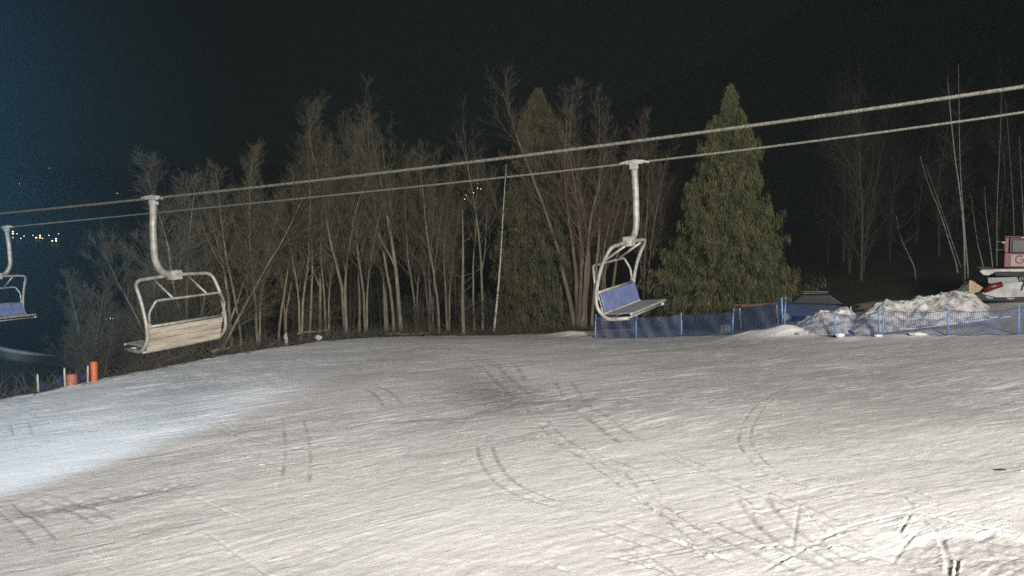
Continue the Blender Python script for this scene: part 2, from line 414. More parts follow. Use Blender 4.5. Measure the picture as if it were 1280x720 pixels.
groove([(0, 640), (80, 630), (160, 618), (260, 600)], 1.0, .10, .1, 0, .12)
groove([(655, 492), (780, 478), (880, 466)], .16, .03, .6, .3)
groove([(300, 620), (420, 585), (520, 560)], .08, .03, .7, .4)
groove([(820, 668), (880, 690), (930, 706)], .10, .04, .9, .2, .15)
for k in range(70):     # scattered short scrapes
    x0, y0 = rnd.uniform(-60, 1340), rnd.uniform(455, 712)
    l = rnd.uniform(20, 90) * (y0 / 600) ** 2; sl = -rnd.uniform(.05, .28) if rnd.random() < .8 else rnd.uniform(.1, .8)
    groove([(x0, y0), (x0 + l, y0 + sl * l)], rnd.uniform(.03, .09), rnd.uniform(.015, .04), rnd.uniform(.6, 1.6), .4, 0, 0, k + 30)
# worn, churned snow at the lower right
wp = hit(1262, 700); dd = np.hypot((X - wp.x) / 1.7, (Y - wp.y) / 1.3)
worn = sstep(1.0, .7, dd + .5 * (n5 - .5)); Z += -.04 * worn + worn * .05 * (fbm(X * 5, Y * 5, 91, 3) - .5); dirt_shade = np.maximum(dirt_shade, worn * (.28 + .6 * (n2 - .4)))
# little bank of snow against the fence
for (bx, by, bd, w, h) in ((985, 424, 44.5, 1.5, .42), (940, 424, 45.5, 1.2, .18), (1150, 421, 41, 1.8, .14), (715, 417, 52, 1.5, .22), (1060, 424, 41.5, .8, .10)):
    c = P(bx, by, bd); Z += h * np.exp(-(((X - c.x) / w) ** 2 + ((Y - c.y) / .8) ** 2)) * (.7 + .6 * n5); fresh += .4 * np.exp(-(((X - c.x) / w) ** 2 + ((Y - c.y) / .8) ** 2))
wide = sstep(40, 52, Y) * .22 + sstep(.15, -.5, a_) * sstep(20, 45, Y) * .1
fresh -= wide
mask = 1 - sstep(-.15, .25, sedge + 1.1 * (fbm(X / 1.2, Y / 1.2, 33, 4) - .5))
patch = (fbm(X / 1.6, Y / 1.6, 77, 4) > .60) & (sedge < 4) & (a_ > -.1)
mask = np.maximum(mask, patch * .55)
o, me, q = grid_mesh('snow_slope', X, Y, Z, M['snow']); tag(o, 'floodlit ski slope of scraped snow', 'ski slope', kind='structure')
vattr(me, 'fresh', np.clip(fresh, 0, 1)); vattr(me, 'dirt_shade', np.clip(dirt_shade, 0, 1)); vattr(me, 'snowmask', mask)
uvl = me.uv_layers.new(name='streak'); uvs = np.stack([U * .16, VW * 1.6], -1).reshape(-1, 2)[q.ravel()]; uvl.data.foreach_set('uv', uvs.ravel().astype(np.float32))
# outer ground: one coarse sheet reaching past the far ridge, tucked under the fine sheet
na2, nr2 = 420, 240
th = np.linspace(-math.pi, math.pi, na2); r2 = np.concatenate([[.5], np.geomspace(3, 1700, nr2 - 1)])
TH2, R2 = np.meshgrid(th, r2); X2 = R2 * np.sin(TH2); Y2 = R2 * np.cos(TH2); Z2 = height(X2, Y2)
inside = (R2 > 6.5) & (R2 < 77) & (np.abs(TH2) < math.radians(52.5)); Z2 = Z2 - np.where(inside, .55, .02)
o, me, q = grid_mesh('ground', X2, Y2, Z2, M['snow']); tag(o, 'dark valley and far hillside around the slope', 'ground', kind='structure')
a2 = X2 / np.maximum(Y2, 1); s2 = Y2 - np.interp(a2, ea, ed)
m2 = np.where((Y2 < 1) | (s2 < 0), 1.0, 0.0)
vp = hit(18, 438); m2 = np.maximum(m2, .85 * (np.hypot((X2 - vp.x) / 5, (Y2 - vp.y) / 8) + .8 * (fbm(X2 / 3, Y2 / 3, 3, 3) - .5) < 1))
vattr(me, 'fresh', np.full(X2.size, .5)); vattr(me, 'dirt_shade', np.zeros(X2.size)); vattr(me, 'snowmask', m2)
U2, V2 = streak(X2, Y2); uvl = me.uv_layers.new(name='streak'); uvl.data.foreach_set('uv', np.stack([U2 * .16, V2 * 1.6], -1).reshape(-1, 2)[q.ravel()].ravel().astype(np.float32))
def surf(x, y):
    """height of the fine snow sheet at a point"""
    t = math.atan2(x, y); r = math.hypot(x, y)
    i = int(round((t + math.radians(52)) / math.radians(104) * (na - 1))); j = int(round(math.log(r / 7.0) / math.log(76 / 7.0) * (nr - 1)))
    if 0 <= i < na and 0 <= j < nr: return float(Z[j, i])
    return gz(x, y)

# ------------------------------------------------------------------ chairlift
u = Vector((.872, -.490, 0))            # the line runs from far left to near right
def line_pt(A, px, py):
    a = (px - 640) / F
    # intersect plan ray X=aY with A + s*u
    s = (A[0] - a * A[1]) / (a * u.y - u.x)
    y = A[1] + s * u.y
    return P(px, py, y)
def rope(name, A, samples, r, label):
    px = np.array([p[0] for p in samples], float); py = np.array([p[1] for p in samples], float)
    co = np.polyfit(px, py, 3)
    xs = np.linspace(-150, 1430, 60)
    pts = [line_pt(A, x, float(np.polyval(co, x))) for x in xs]
    # run on beyond both edges of the frame
    d0 = (pts[0] - pts[1]).normalized(); d1 = (pts[-1] - pts[-2]).normalized()
    pts = [pts[0] + d0 * k for k in (40, 20)] + pts + [pts[-1] + d1 * k for k in (6, 14)]
    o = MB().tube(pts, r, 10).build(name, M['rope'], smooth=True)
    tag(o, label, 'cable', 'steel ropes of the chairlift')
    return lambda x: line_pt(A, x, float(np.polyval(co, x)))
A1 = (-6.76, 16.65); A2 = (2.36, 17.1)
near = rope('haul_rope', A1, [(0, 267), (190, 247.5), (500, 214), (860, 167), (1080, 138), (1280, 108)], .022, 'upper of the two steel cables, carrying the middle chair')
far_ = rope('haul_rope', A2, [(0, 285), (500, 235.5), (795, 203.5), (860, 195), (1080, 168.7), (1280, 140)], .021, 'lower of the two steel cables, carrying the outer two chairs')

def make_chair():
    t = empty('lift_chair', (0, 0, 0))
    h = -.42    # the hanger reaches towards the towers
    zc = -1.45
    g = MB()
    g.box((0, 0, .012), (.34, .085, .075)); g.box((.0, -.03, -.06), (.15, .11, .12)); g.box((.16, 0, .02), (.08, .055, .045)); g.box((-.16, 0, .02), (.08, .055, .045))
    g.tube([(-.30, 0, .0), (-.17, 0, .015), (0, 0, .035), (.17, 0, .015), (.30, 0, .0)], [.024, .03, .036, .03, .024], 8)
    g.build('grip', M['castm'], t, bevel=.012)
    arm = MB(); arm.tube([(0, -.02, -.06), (-.01, .02, -.6), (-.02, .03, -1.0)] + [(-.02, .03 - (1 - math.cos(k * math.pi / 20)) * .34, -1.0 - math.sin(k * math.pi / 20) * (-zc - 1.0)) for k in range(1, 11)] + [(-.02, h, zc)], .064, 14)
    arm.build('hanger_arm', M['galv'], t, smooth=True)
    W_ = .93
    hub = MB().box((-.01, h, zc - .02), (.17, .24, .18)); hub.tube([(-.01, h - .15, zc - .03), (-.01, h + .15, zc - .03)], .06, 12); hub.tube([(-.13, h, zc + .03), (.10, h, zc + .03)], .035, 10)
    hub.build('hub', M['castm'], t, bevel=.02)
    fr = MB()
    side = lambda y: [(-.22, y, -1.90), (-.33, y, -2.35), (-.33, y, -2.62), (-.14, y, -2.83), (.30, y, -2.79)]
    L_ = h - W_; R_ = h + W_
    full = [Vector(p) for p in reversed(side(L_))] + [Vector((-.01, L_ + .02, zc - .06)), Vector((0, h, zc - .02)), Vector((-.01, R_ - .02, zc - .06))] + [Vector(p) for p in side(R_)]
    fr.tube(rounded(full, .17, 6), .034, 12)
    fr.build('frame', M['galv'], t, smooth=True)
    cr = MB(); cr.tube([(-.17, L_, -2.83), (-.17, R_, -2.83)], .024, 10); cr.tube([(.24, L_, -2.80), (.24, R_, -2.80)], .022, 10)
    cr.build('crossbar', M['galv'], t, smooth=True)
    # backrest: blue panel in front, pale sheet behind, tube along the top
    br = Matrix.Rotation(math.radians(-14), 3, 'Y')
    bk = MB().box((-.235, h, -2.53), (.028, 2 * W_ - .13, .36), br); b_ = bk.build('backrest', M['bluepad'], t, bevel=.01)
    sh = MB()
    for k in range(4): sh.box(Vector((-.262, h, -2.60)) + br @ Vector((.004 * (k % 2), 0, .172 - .115 * k)), (.014, 2 * W_ - .10 - .02 * (k % 2), .105), br)
    for y in (-.55, 0, .55): sh.box(Vector((-.278, h + y, -2.60)), (.02, .05, .40), br)
    sh.build('back_sheet', M['beige'], b_)
    MB().tube([(-.325, L_ + .03, -2.345), (-.325, R_ - .03, -2.345)], .026, 10).build('back_rail', M['galv'], b_, smooth=True)
    st = MB()
    for k in range(6):
        st.box((-.13 + k * .085, h, -2.735 + k * .006), (.07, 2 * W_ - .10, .028))
    s_ = st.build('seat', M['slat'], t, bevel=.006)
    MB().tube([(.325, L_ + .0, -2.72), (.34, L_ + .06, -2.715), (.34, R_ - .06, -2.715), (.325, R_, -2.72)], .024, 8).build('seat_edge', M['galv'], s_, smooth=True)
    # raised restraint bar with two footrest struts
    rb = MB(); e = .02
    rb.tube(rounded([(-.33, L_ + .06, -2.33), (-.36, L_ + .03, -2.10), (-.46, L_ + .22, -1.86), (-.46, R_ - .12, -1.86), (-.37, R_ - .03, -2.08), (-.33, R_ - .06, -2.33)], .06, 4), .023, 10)
    r_ = rb.build('restraint_bar', M['galv'], t, smooth=True)
    for y in (h - .38, h + .42):
        MB().tube([(-.46, y, -1.86), (.06, y - .0, -1.53)], .022, 8).build('footrest_strut', M['galv'], r_, smooth=True)
    for y in (L_, R_):
        MB().box((-.33, y + (.05 if y < h else -.05), -2.33), (.07, .05, .10)).build('pivot', M['castm'], r_, bevel=.01)
    return t
chair = make_chair(); kids(chair)
ang = math.atan2(u.y, u.x)
CH = [(far_, 793, ang, -.03, .065, 'silver chairlift chair with blue backrest in front of the wood, beside the green spruce'),
      (near, 190, ang + math.pi, -.015, -.035, 'silver chairlift chair seen from behind, its pale backrest sheet facing us'),
      (far_, 9, ang, -.03, .02, 'chairlift chair with blue backrest cut off by the left edge of the view')]
for i, (fn, px, rz, sw, sl, lab) in enumerate(CH):
    c = chair if i == 0 else copy_tree(chair)
    c.location = fn(px); c.rotation_euler = (sl, sw, rz); tag(c, lab, 'lift chair', 'chairs hanging from the chairlift cables')

# ------------------------------------------------------------------ trees
def branchy(seed, H=14, r0=.16, stems=1, first=.35, nl=26, ang_=(22, 48), l1=.30, twig=1.0, spread=.12, fork=0, droop=0, levels=3, wig=.10, thin=1):
    R = random.Random(seed); tr = MB(); cr = MB()
    def seg(mb, p, d, L, r, n, sides, up, tip=.25, wg=wig):
        pts = [p.copy()]; rad = [r]; d = d.copy()
        for i in range(n):
            d = (d + Vector((R.gauss(0, wg), R.gauss(0, wg), R.gauss(0, wg * .6) + up))).normalized()
            p = p + d * (L / n); pts.append(p.copy()); rad.append(max(r * (1 - (1 - tip) * (i + 1) / n), .0035))
        mb.tube(pts, rad, sides, cap=False); return pts, rad
    def lat(d, a):
        p = d.orthogonal().normalized(); p.rotate(Matrix.Rotation(R.uniform(0, 6.283), 3, d))
        return (d * math.cos(a) + p * math.sin(a)).normalized()
    def at(pts, rad, f):
        k = f * (len(pts) - 1); i = min(int(k), len(pts) - 2); t = k - i
        return pts[i].lerp(pts[i + 1], t), rad[i] * (1 - t) + rad[i + 1] * t, (pts[i + 1] - pts[i]).normalized()
    def limbs(pts, rad, H_, n, f0):
        for k in range(n):
            f = f0 + (1 - f0) * ((k + R.random()) / n) ** .9
            p, r, d = at(pts, rad, min(f, .985))
            L = H_ * l1 * (1.15 - .75 * f) * R.uniform(.6, 1.25)
            a = math.radians(R.uniform(*ang_))
            b, br = seg(cr, p, lat(d, a), L, min(r * .5, .034 * H_ / 14), 7, 4, .075 - droop, .2)
            for m in range(int(R.uniform(7, 11) * twig)):
                f2 = R.uniform(.15, .97); p2, r2, d2 = at(b, br, f2)
                L2 = L * R.uniform(.3, .62) * (1.1 - .5 * f2)
                c, c_r = seg(cr, p2, lat(d2, math.radians(R.uniform(20, 50))), L2, max(r2 * .55, .006), 4, 3, .08 - droop, .35)
                if levels > 2:
                    for q in range(int(R.uniform(3, 6) * twig)):
                        p3, r3, d3 = at(c, c_r, R.uniform(.15, .95))
                        seg(cr, p3, lat(d3, math.radians(R.uniform(18, 45))), L2 * R.uniform(.3, .7), .0055 * thin, 2, 3, .09 - droop, .5)
    for s in range(stems):
        d = Vector((R.gauss(0, spread), R.gauss(0, spread), 1)).normalized() if stems > 1 else Vector((R.gauss(0, .02), R.gauss(0, .02), 1)).normalized()
        h = H * (1 if s == 0 else R.uniform(.68, .97)); off = Vector((R.uniform(-.3, .3), R.uniform(-.3, .3), 0)) * (stems > 1)
        rs = r0 * (1 if stems == 1 else R.uniform(.6, .85))
        pts, rad = seg(tr, off + Vector((0, 0, -.5)), d, h + .5, rs, 16, 8, .012, .09, .045)
        # swollen foot
        limbs(pts, rad, h, max(6, nl // (1 if stems == 1 else 2)), first)
        for k in range(fork):
            p, r, dd_ = at(pts, rad, R.uniform(.3, .62))
            pf, rf = seg(tr, p, lat(dd_, math.radians(R.uniform(14, 28))), h * R.uniform(.34, .5), r * .7, 9, 6, .05, .12, .07)
            limbs(pf, rf, h * .75, max(5, nl // 3), .2)
    return tr, cr
VAR = {}
def variant(key, m, **kw):
    tr, cr = branchy(**kw)
    r = empty('bare_tree', (0, 0, 0))
    tr.build('trunk', m, r, smooth=True); cr.build('crown', {'bark_grey_brown': M['twig'], 'bark_reddish': M['twig2']}.get(m.name, m), r, smooth=True)
    kids(r); VAR[key] = [r, kw.get('H', 14), False]
variant('alder', M['bark'], seed=3, H=14, r0=.15, first=.38, nl=30, twig=1.2)
variant('forked', M['bark'], seed=8, H=14, r0=.16, first=.42, nl=26, fork=2, twig=1.1)
variant('slim', M['bark'], seed=14, H=13, r0=.11, first=.5, nl=24, l1=.24, twig=1.1)
variant('crooked', M['bark'], seed=21, H=14, r0=.14, first=.4, nl=20, fork=3, wig=.17, twig=.9)
variant('fan', M['bark'], seed=91, H=14, r0=.14, stems=2, first=.36, nl=74, ang_=(12, 34), twig=1.25, l1=.30, spread=.05, wig=.07)
variant('clump', M['bark2'], seed=33, H=15, r0=.20, stems=6, first=.35, nl=34, spread=.05, twig=1.1, ang_=(14, 34))
variant('round', M['bark'], seed=40, H=11, r0=.13, stems=3, first=.2, nl=44, ang_=(20, 50), twig=1.5, l1=.36, spread=.2)
variant('reddish', M['bark2'], seed=52, H=13, r0=.13, stems=3, first=.3, nl=30, ang_=(14, 34), spread=.07, twig=1.1)
variant('shrub', M['barkd'], seed=61, H=4.5, r0=.05, stems=7, first=.15, nl=22, ang_=(20, 60), spread=.35, twig=1.1, l1=.4, wig=.16)
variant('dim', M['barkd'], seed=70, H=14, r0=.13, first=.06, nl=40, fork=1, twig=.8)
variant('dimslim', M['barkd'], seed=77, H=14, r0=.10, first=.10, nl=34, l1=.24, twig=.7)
def plant(key, x, y, H, rz, lean=(0, 0), label='', cat='tree', group='bare trees along the edge of the slope', name='bare_tree', wide=1.0, sink=0):
    v = VAR[key]; o = v[0] if not v[2] else copy_tree(v[0]); v[2] = True
    o.name = name; s = H / v[1]; o.scale = (s * wide, s * wide, s)
    o.location = (x, y, gz(x, y) - sink); o.rotation_euler = (lean[1], lean[0], rz); tag(o, label, cat, group); return o
def front(key, px, back, ytop, lean=0, label='', wide=1.0, rz=None, **k):
    a = (px - 640) / F; e = float(np.interp(a, ea, ed)) + back; x = a * e
    z = gz(x, e); ztop = P(px, ytop, e).z
    return plant(key, x, e, (ztop - z) * (.86 if key in ('round', 'fan') else .95), rnd.uniform(0, 6.28) if rz is None else rz, (lean * .45, 0), label, wide=wide, **k)
T = [
 ('round', 110, 9, 322, .0, 'small bare tree at far left of the wood, above the orange pads', 1.0),
 ('round', 165, 8, 325, -.04, 'bare tree whose lower trunk shows behind the middle chair, left side', 1.0),
 ('round', 232, 7, 196, .02, 'bushy bare tree with rounded crown directly right of the middle chair hanger', 1.15),
 ('round', 262, 4, 168, -.05, 'round-crowned bare tree, first tall crown at the left of the wood', 1.2),
 ('forked', 288, 5, 215, .03, 'forked bare tree rising just right of the middle chair seat', 1.1),
 ('fan', 325, 3, 160, -.08, 'bare tree with many upright twigs rising left of the small sawn stump', 1.1),
 ('slim', 346, 4, 205, .04, 'slim bare tree close right of the left-leaning one', 1.0),
 ('fan', 370, 2, 172, .0, 'pale straight bare tree midway along the brushwood bank', 1.1),
 ('crooked', 398, 4, 178, .07, 'crooked bare tree leaning right over the brushwood bank', 1.0),
 ('fan', 435, 2, 100, .0, 'tall thick bare tree with a broad fan of twigs at its top', 1.25),
 ('fan', 460, 3, 140, -.05, 'slim bare stem close right of the tall fan-topped tree', 1.0),
 ('fan', 482, 5, 132, .03, 'second slim stem right of the tall fan-topped tree', 1.0),
 ('crooked', 502, 2, 112, .0, 'tall pale bare tree with two forks bending right at its top', 1.1),
 ('fan', 524, 5, 172, .04, 'bare tree hard against the right of the double-forked tree', 1.0),
 ('slim', 536, 7, 175, -.03, 'narrow bare tree behind the gap left of the broken snag', 1.0),
 ('slim', 549, 1.5, 190, .02, 'thin bare tree standing just left of the broken snag', 1.0),
 ('crooked', 604, 4, 145, .0, 'lone crooked bare tree whose thin top stands clear of the wood', .8),
 ('alder', 640, 7, 200, -.03, 'bare tree half hidden behind the dark conifer\'s left side', 1.0),
 ('clump', 724, 2.5, 92, .0, 'tallest bare tree, many stems from one base, left of the right-hand chair', 1.15),
 ('slim', 701, 3.5, 97, .0, 'tall slim stem whose top rises beside the dark conifer tip', 1.0),
 ('slim', 741, 4.5, 118, .0, 'slim reddish-brown stem between the two many-stemmed trees', 1.0),
 ('clump', 757, 5, 150, .05, 'many-stemmed bare tree behind the left of the right-hand chair', 1.0),
 ('reddish', 808, 4, 140, .0, 'reddish bare tree just left of the large spruce, behind the chair hanger', 1.1),
 ('reddish', 832, 6, 190, .03, 'lower reddish bare tree touching the spruce\'s left edge', .9),
 ('round', 205, 6, 250, 0, 'low bushy bare tree half behind the middle chair frame', 1.0),
 ('slim', 300, 4, 205, 0, 'slim bare stem between the forked tree and the upright-twigged tree', 1.0),
 ('fan', 352, 5, 196, 0, 'bare tree filling the gap above the small sawn stump', 1.0),
 ('slim', 386, 3, 176, 0, 'slim bare stem above the right end of the pale log', 1.0),
 ('fan', 412, 3.5, 158, 0, 'bare tree left of the tall fan-topped tree', 1.0),
 ('slim', 449, 5, 150, 0, 'slim stem crossing behind the tall fan-topped tree', 1.0),
 ('slim', 492, 3.5, 138, 0, 'slim pale stem directly left of the double-forked tree', 1.0),
 ('fan', 563, 4, 182, 0, 'low-crowned bare tree left of and behind the broken snag', 1.0),
 ('slim', 592, 5, 196, 0, 'slim bare stem right of the broken snag under the distant lamps', 1.0),
 ('reddish', 540, 3, 190, 0, 'reddish many-stemmed bare tree near the middle of the wood', 1.0),
 ('slim', 655, 9, 165, 0, 'thin bare stem standing in front of the dark conifer', 1.0),
]
for key, px, back, yt, lean, lab, wd in T: front(key, px, back, yt, lean, lab, wd)
# dim second and third rows: nothing tells these apart
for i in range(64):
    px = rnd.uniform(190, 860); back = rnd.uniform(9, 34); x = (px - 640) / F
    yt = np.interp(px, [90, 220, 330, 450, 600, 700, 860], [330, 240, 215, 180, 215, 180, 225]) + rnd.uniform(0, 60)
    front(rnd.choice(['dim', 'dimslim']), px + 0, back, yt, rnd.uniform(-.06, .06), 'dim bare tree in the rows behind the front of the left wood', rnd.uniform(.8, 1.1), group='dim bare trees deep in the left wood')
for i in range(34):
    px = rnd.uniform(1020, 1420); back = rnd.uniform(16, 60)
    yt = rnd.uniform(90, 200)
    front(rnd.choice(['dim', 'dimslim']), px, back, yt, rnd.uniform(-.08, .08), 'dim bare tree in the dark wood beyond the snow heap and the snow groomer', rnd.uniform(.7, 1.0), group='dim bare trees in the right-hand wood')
for i in range(22):
    px = rnd.uniform(95, 430)
    a = (px - 640) / F; e = float(np.interp(a, ea, ed)) + rnd.uniform(1.5, 9)
    plant('shrub', a * e, e, rnd.uniform(1.8, 3.6), rnd.uniform(0, 6), (0, 0), 'low tangled bare shrub on the bank below the left wood', 'shrub', 'tangled shrubs on the bank', 'bare_shrub')
for i in range(9):
    px = rnd.uniform(430, 830); a = (px - 640) / F; e = float(np.interp(a, ea, ed)) + rnd.uniform(2, 8)
    plant('shrub', a * e, e, rnd.uniform(1.4, 3.2), rnd.uniform(0, 6), (0, 0), 'low bare shrub among the trunks of the middle wood', 'shrub', 'shrubs among the trunks', 'bare_shrub')

def stem_tree(name, px_pts, depth, r, m, label, group=None, twigs=18, cat='tree', tl=1.6, seed=1, cap=True):
    """a slender tree that follows a traced centre line, base first"""
    R = random.Random(seed); b = P(px_pts[0][0], px_pts[0][1], depth); z0 = gz(b.x, b.y)
    pts = [P(x, y, depth + R.uniform(-.2, .2)) for x, y in px_pts]; pts.insert(0, Vector((b.x + (pts[0].x - pts[1].x) * .15, depth, min(z0, pts[0].z) - .3)))
    root = empty(name, (b.x, depth, z0), 0, label, cat, group); o0 = Vector(root.location)
    pts = [p - o0 for p in pts]
    # smooth and add small bends
    q = rounded(pts, 2.0, 5); n = len(q)
    MB().tube(q, [max(r * (1 - .75 * i / (n - 1)), .012) for i in range(n)], 8).build('trunk', m, root, smooth=True)
    if twigs:
        c = MB()
        for k in range(twigs):
            f = R.uniform(.35, .98); i = min(int(f * (n - 1)), n - 2); p = q[i].lerp(q[i + 1], R.random()); d = Vector((R.choice((-1, 1)) * R.uniform(.4, 1), R.uniform(-.6, .6), R.uniform(.3, 1))).normalized()
            L = tl * R.uniform(.4, 1.2); pp = [p]; dd_ = d
            for s in range(5): dd_ = (dd_ + Vector((R.gauss(0, .1), R.gauss(0, .1), .06))).normalized(); pp.append(pp[-1] + dd_ * L / 5)
            c.tube(pp, [.02, .016, .012, .01, .008, .006], 4, False)
            for m_ in range(4):
                s0 = pp[R.randint(1, 4)]; d2 = (dd_ + Vector((R.gauss(0, .5), R.gauss(0, .5), R.gauss(.1, .4)))).normalized()
                c.tube([s0, s0 + d2 * L * .22, s0 + d2 * L * .4 + Vector((0, 0, .05))], [.008, .006, .004], 3, False)
        c.build('crown', M['barkd'] if m is M['birch'] else m, root, smooth=True)
    return root
stem_tree('dead_tree', [(579, 419), (578, 370), (579, 320), (578, 262)], 52.8, .17, M['bark'], 'thick broken snag without a crown, standing at the slope edge in the middle', twigs=7, tl=1.2, seed=4)
stem_tree('birch_tree', [(617, 418), (622, 370), (626, 320), (629, 262), (633, 205)], 54, .09, M['birch'], 'thin white birch leaning right, just left of the dark conifer', twigs=10, seed=5)
BR = [([(1206, 335), (1205, 290), (1200, 240), (1194, 200), (1187, 130), (1184, 95)], .12, 'tall white birch with a slight bend, upper part crossing both cables'),
      ([(1210, 338), (1206, 290), (1200, 210), (1199, 150), (1198, 80)], .09, 'straight white birch sharing its foot with the tall bent one'),
      ([(1196, 332), (1186, 300), (1174, 262), (1160, 230), (1150, 195)], .10, 'white birch leaning left, the leftmost of the leaning pair'),
      ([(1201, 334), (1191, 305), (1180, 270), (1167, 235), (1157, 205)], .085, 'white birch leaning left, right-hand one of the leaning pair'),
      ([(1241, 335), (1237, 300), (1232, 265), (1231, 232)], .075, 'short pale birch with a curved foot left of the red groomer cab'),
      ([(1229, 332), (1222, 305), (1217, 270), (1214, 245)], .07, 'thin leaning birch left of the curved-foot birch'),
      ([(1246, 330), (1246, 260), (1250, 180), (1252, 115)], .085, 'upright pale birch rising directly above the left of the red cab'),
      ([(1268, 330), (1267, 260), (1262, 190), (1257, 125)], .08, 'upright pale birch rising behind the middle of the red cab'),
      ([(1282, 330), (1278, 250), (1274, 170)], .075, 'pale birch at the right edge of the view above the groomer'),
      ([(1144, 335), (1134, 315), (1125, 295), (1120, 270)], .06, 'short faint birch leaning left, furthest left of the birches')]
for i, (pp, r, lab) in enumerate(BR): stem_tree('birch_tree', pp, 62 + (i * 3) % 11, r * .62, M['birch'], lab, 'white birches above the snow groomer', twigs=14 if i < 4 or i > 5 else 6, seed=20 + i, tl=2.0)

def conifer(name, px, depth, ytop, prof, m, label, seed, n=900, dens=22, leaf=.26, droop=.55):
    R = random.Random(seed); a = (px - 640) / F; x, y = a * depth, depth; z0 = gz(x, y); H = P(px, ytop, depth).z - z0
    root = empty(name, (x, y, z0), 0, label, 'conifer')
    tr = MB(); tr.tube([(0, 0, -.4), (0, 0, H * .3), (.1, 0, H * .65), (0, 0, H * .98)], [.26, .2, .12, .02], 8)
    tro = tr.build('trunk', M['bark2'], root, smooth=True)
    fr = [p[0] for p in prof]; rr_ = [p[1] for p in prof]
    v = []; f = []; br = MB()
    for k in range(n):
        hf = 1 - (1 - R.random() ** 1.0) ** .78 if False else R.random() ** 1.25
        hf = min(hf, .985); ph = R.uniform(0, 6.283)
        rad = np.interp(hf, fr, rr_) * (1 + .16 * math.sin(3 * ph + hf * 23 + seed) + .10 * math.sin(7 * ph - hf * 61)) * R.uniform(.5, 1.2)
        if R.random() < .12: rad *= R.uniform(1.1, 1.28)
        d = Vector((math.cos(ph), math.sin(ph), 0)); z = hf * H
        steps = 6; rise = R.uniform(.05, .35) * (.4 + hf)
        pts = []
        for s in range(steps + 1):
            t = s / steps; pts.append(d * rad * t + Vector((0, 0, z + rad * rise * t - rad * droop * .55 * t * t + (.12 * rad * max(t - .8, 0) * 5))))
        if k % 3 == 0: br.tube(pts, [.03 * (1 - .8 * s / steps) + .004 for s in range(steps + 1)], 4, False)
        side = Vector((-d.y, d.x, 0))
        for q in range(dens):
            t = 1 - R.random() ** 1.7 * .85; i = min(int(t * steps), steps - 1); p = pts[i].lerp(pts[i + 1], t * steps - i)
            w = R.gauss(0, .09 + .10 * rad * (1.05 - t)); p = p + side * w + Vector((0, 0, -abs(w) * .35 + R.gauss(-.04, .17)))
            L = leaf * R.uniform(.5, 1.5)
            dr = (d * R.uniform(-.1, .8) + side * R.gauss(0, .4) + Vector((0, 0, -R.uniform(.5, 1.9)))).normalized()
            sd = dr.cross(Vector((R.gauss(0, 1), R.gauss(0, 1), R.gauss(0, 1)))).normalized() * L * R.uniform(.035, .07)
            i0 = len(v)
            v += [tuple(p - sd * .6), tuple(p + sd * .6), tuple(p + dr * L * .55 + sd), tuple(p + dr * L), tuple(p + dr * L * .5 - sd)]
            f.append((i0, i0 + 1, i0 + 2, i0 + 3, i0 + 4))
    mb = MB(); mb.v = v; mb.f = f; mb.build('foliage', m, root)
    br.build('branches', M['barkd'], root, smooth=True)
    return root
conifer('spruce_tree', 910, 53.5, 108, [(0, 3.95), (.08, 4.15), (.2, 4.0), (.27, 3.3), (.38, 2.65), (.5, 2.05), (.62, 1.85), (.74, 1.5), (.84, 1.0), (.92, .42), (.97, .15), (1, .01)],
        M['needle'], 'large green conical spruce behind the blue net fence, foliage to the ground', 5, n=1700, dens=165, leaf=.22)
conifer('conifer_tree', 672, 58, 112, [(0, 1.6), (.1, 2.3), (.3, 2.5), (.5, 2.2), (.7, 1.75), (.85, 1.1), (.95, .5), (1, .1)],
        M['needle2'], 'narrow dark conifer among the bare trees left of the tallest many-stemmed tree', 9, n=1100, dens=130, leaf=.25, droop=.7)

# brushwood along the edge of the slope
bm_ = MB()
for k in range(2600):
    px = rnd.uniform(170, 740) if rnd.random() < .75 else rnd.uniform(-40, 900)
    a = (px - 640) / F; e = float(np.interp(a, ea, ed)) + abs(rnd.gauss(.35, 1.0)); x = a * e + rnd.uniform(-.3, .3)
    z = gz(x, e); L = rnd.uniform(.2, 1.0); h = rnd.uniform(-.05, .5) if rnd.random() < .6 else rnd.uniform(.3, .9)
    w = rnd.uniform(0, 6.28); p = Vector((x, e, z - .05)); q_ = p + Vector((math.cos(w) * L, math.sin(w) * L, h))
    bm_.tube([p, p.lerp(q_, .5) + Vector((rnd.gauss(0, .06), rnd.gauss(0, .06), rnd.gauss(0.03, .06))), q_], [rnd.uniform(.008, .02), .010, .005], 3, False)
tag(bm_.build('brushwood', M['brush']), 'dry twigs and brushwood heaped along the edge of the wood', 'brushwood', kind='stuff')
def log(px0, px1, back, r, label, dz=.2):
    pts = []
    for i in range(7):
        px = px0 + (px1 - px0) * i / 6; a = (px - 640) / F; e = float(np.interp(a, ea, ed)) + back; pts.append(Vector((a * e, e, gz(a * e, e) + dz + rnd.uniform(-.05, .05))))
    tag(MB().tube(pts, [r * (1 - .08 * i) for i in range(7)], 8).build('fallen_log', M['bark'], smooth=True), label, 'log')
log(262, 292, .5, .07, 'fallen pole lying on the bank behind the middle chair seat', .25)
log(370, 412, .9, .06, 'thin pale log lying across the bank midway along the wood', .45)
log(486, 540, .6, .08, 'fallen log at the foot of the double-forked tree', .12)
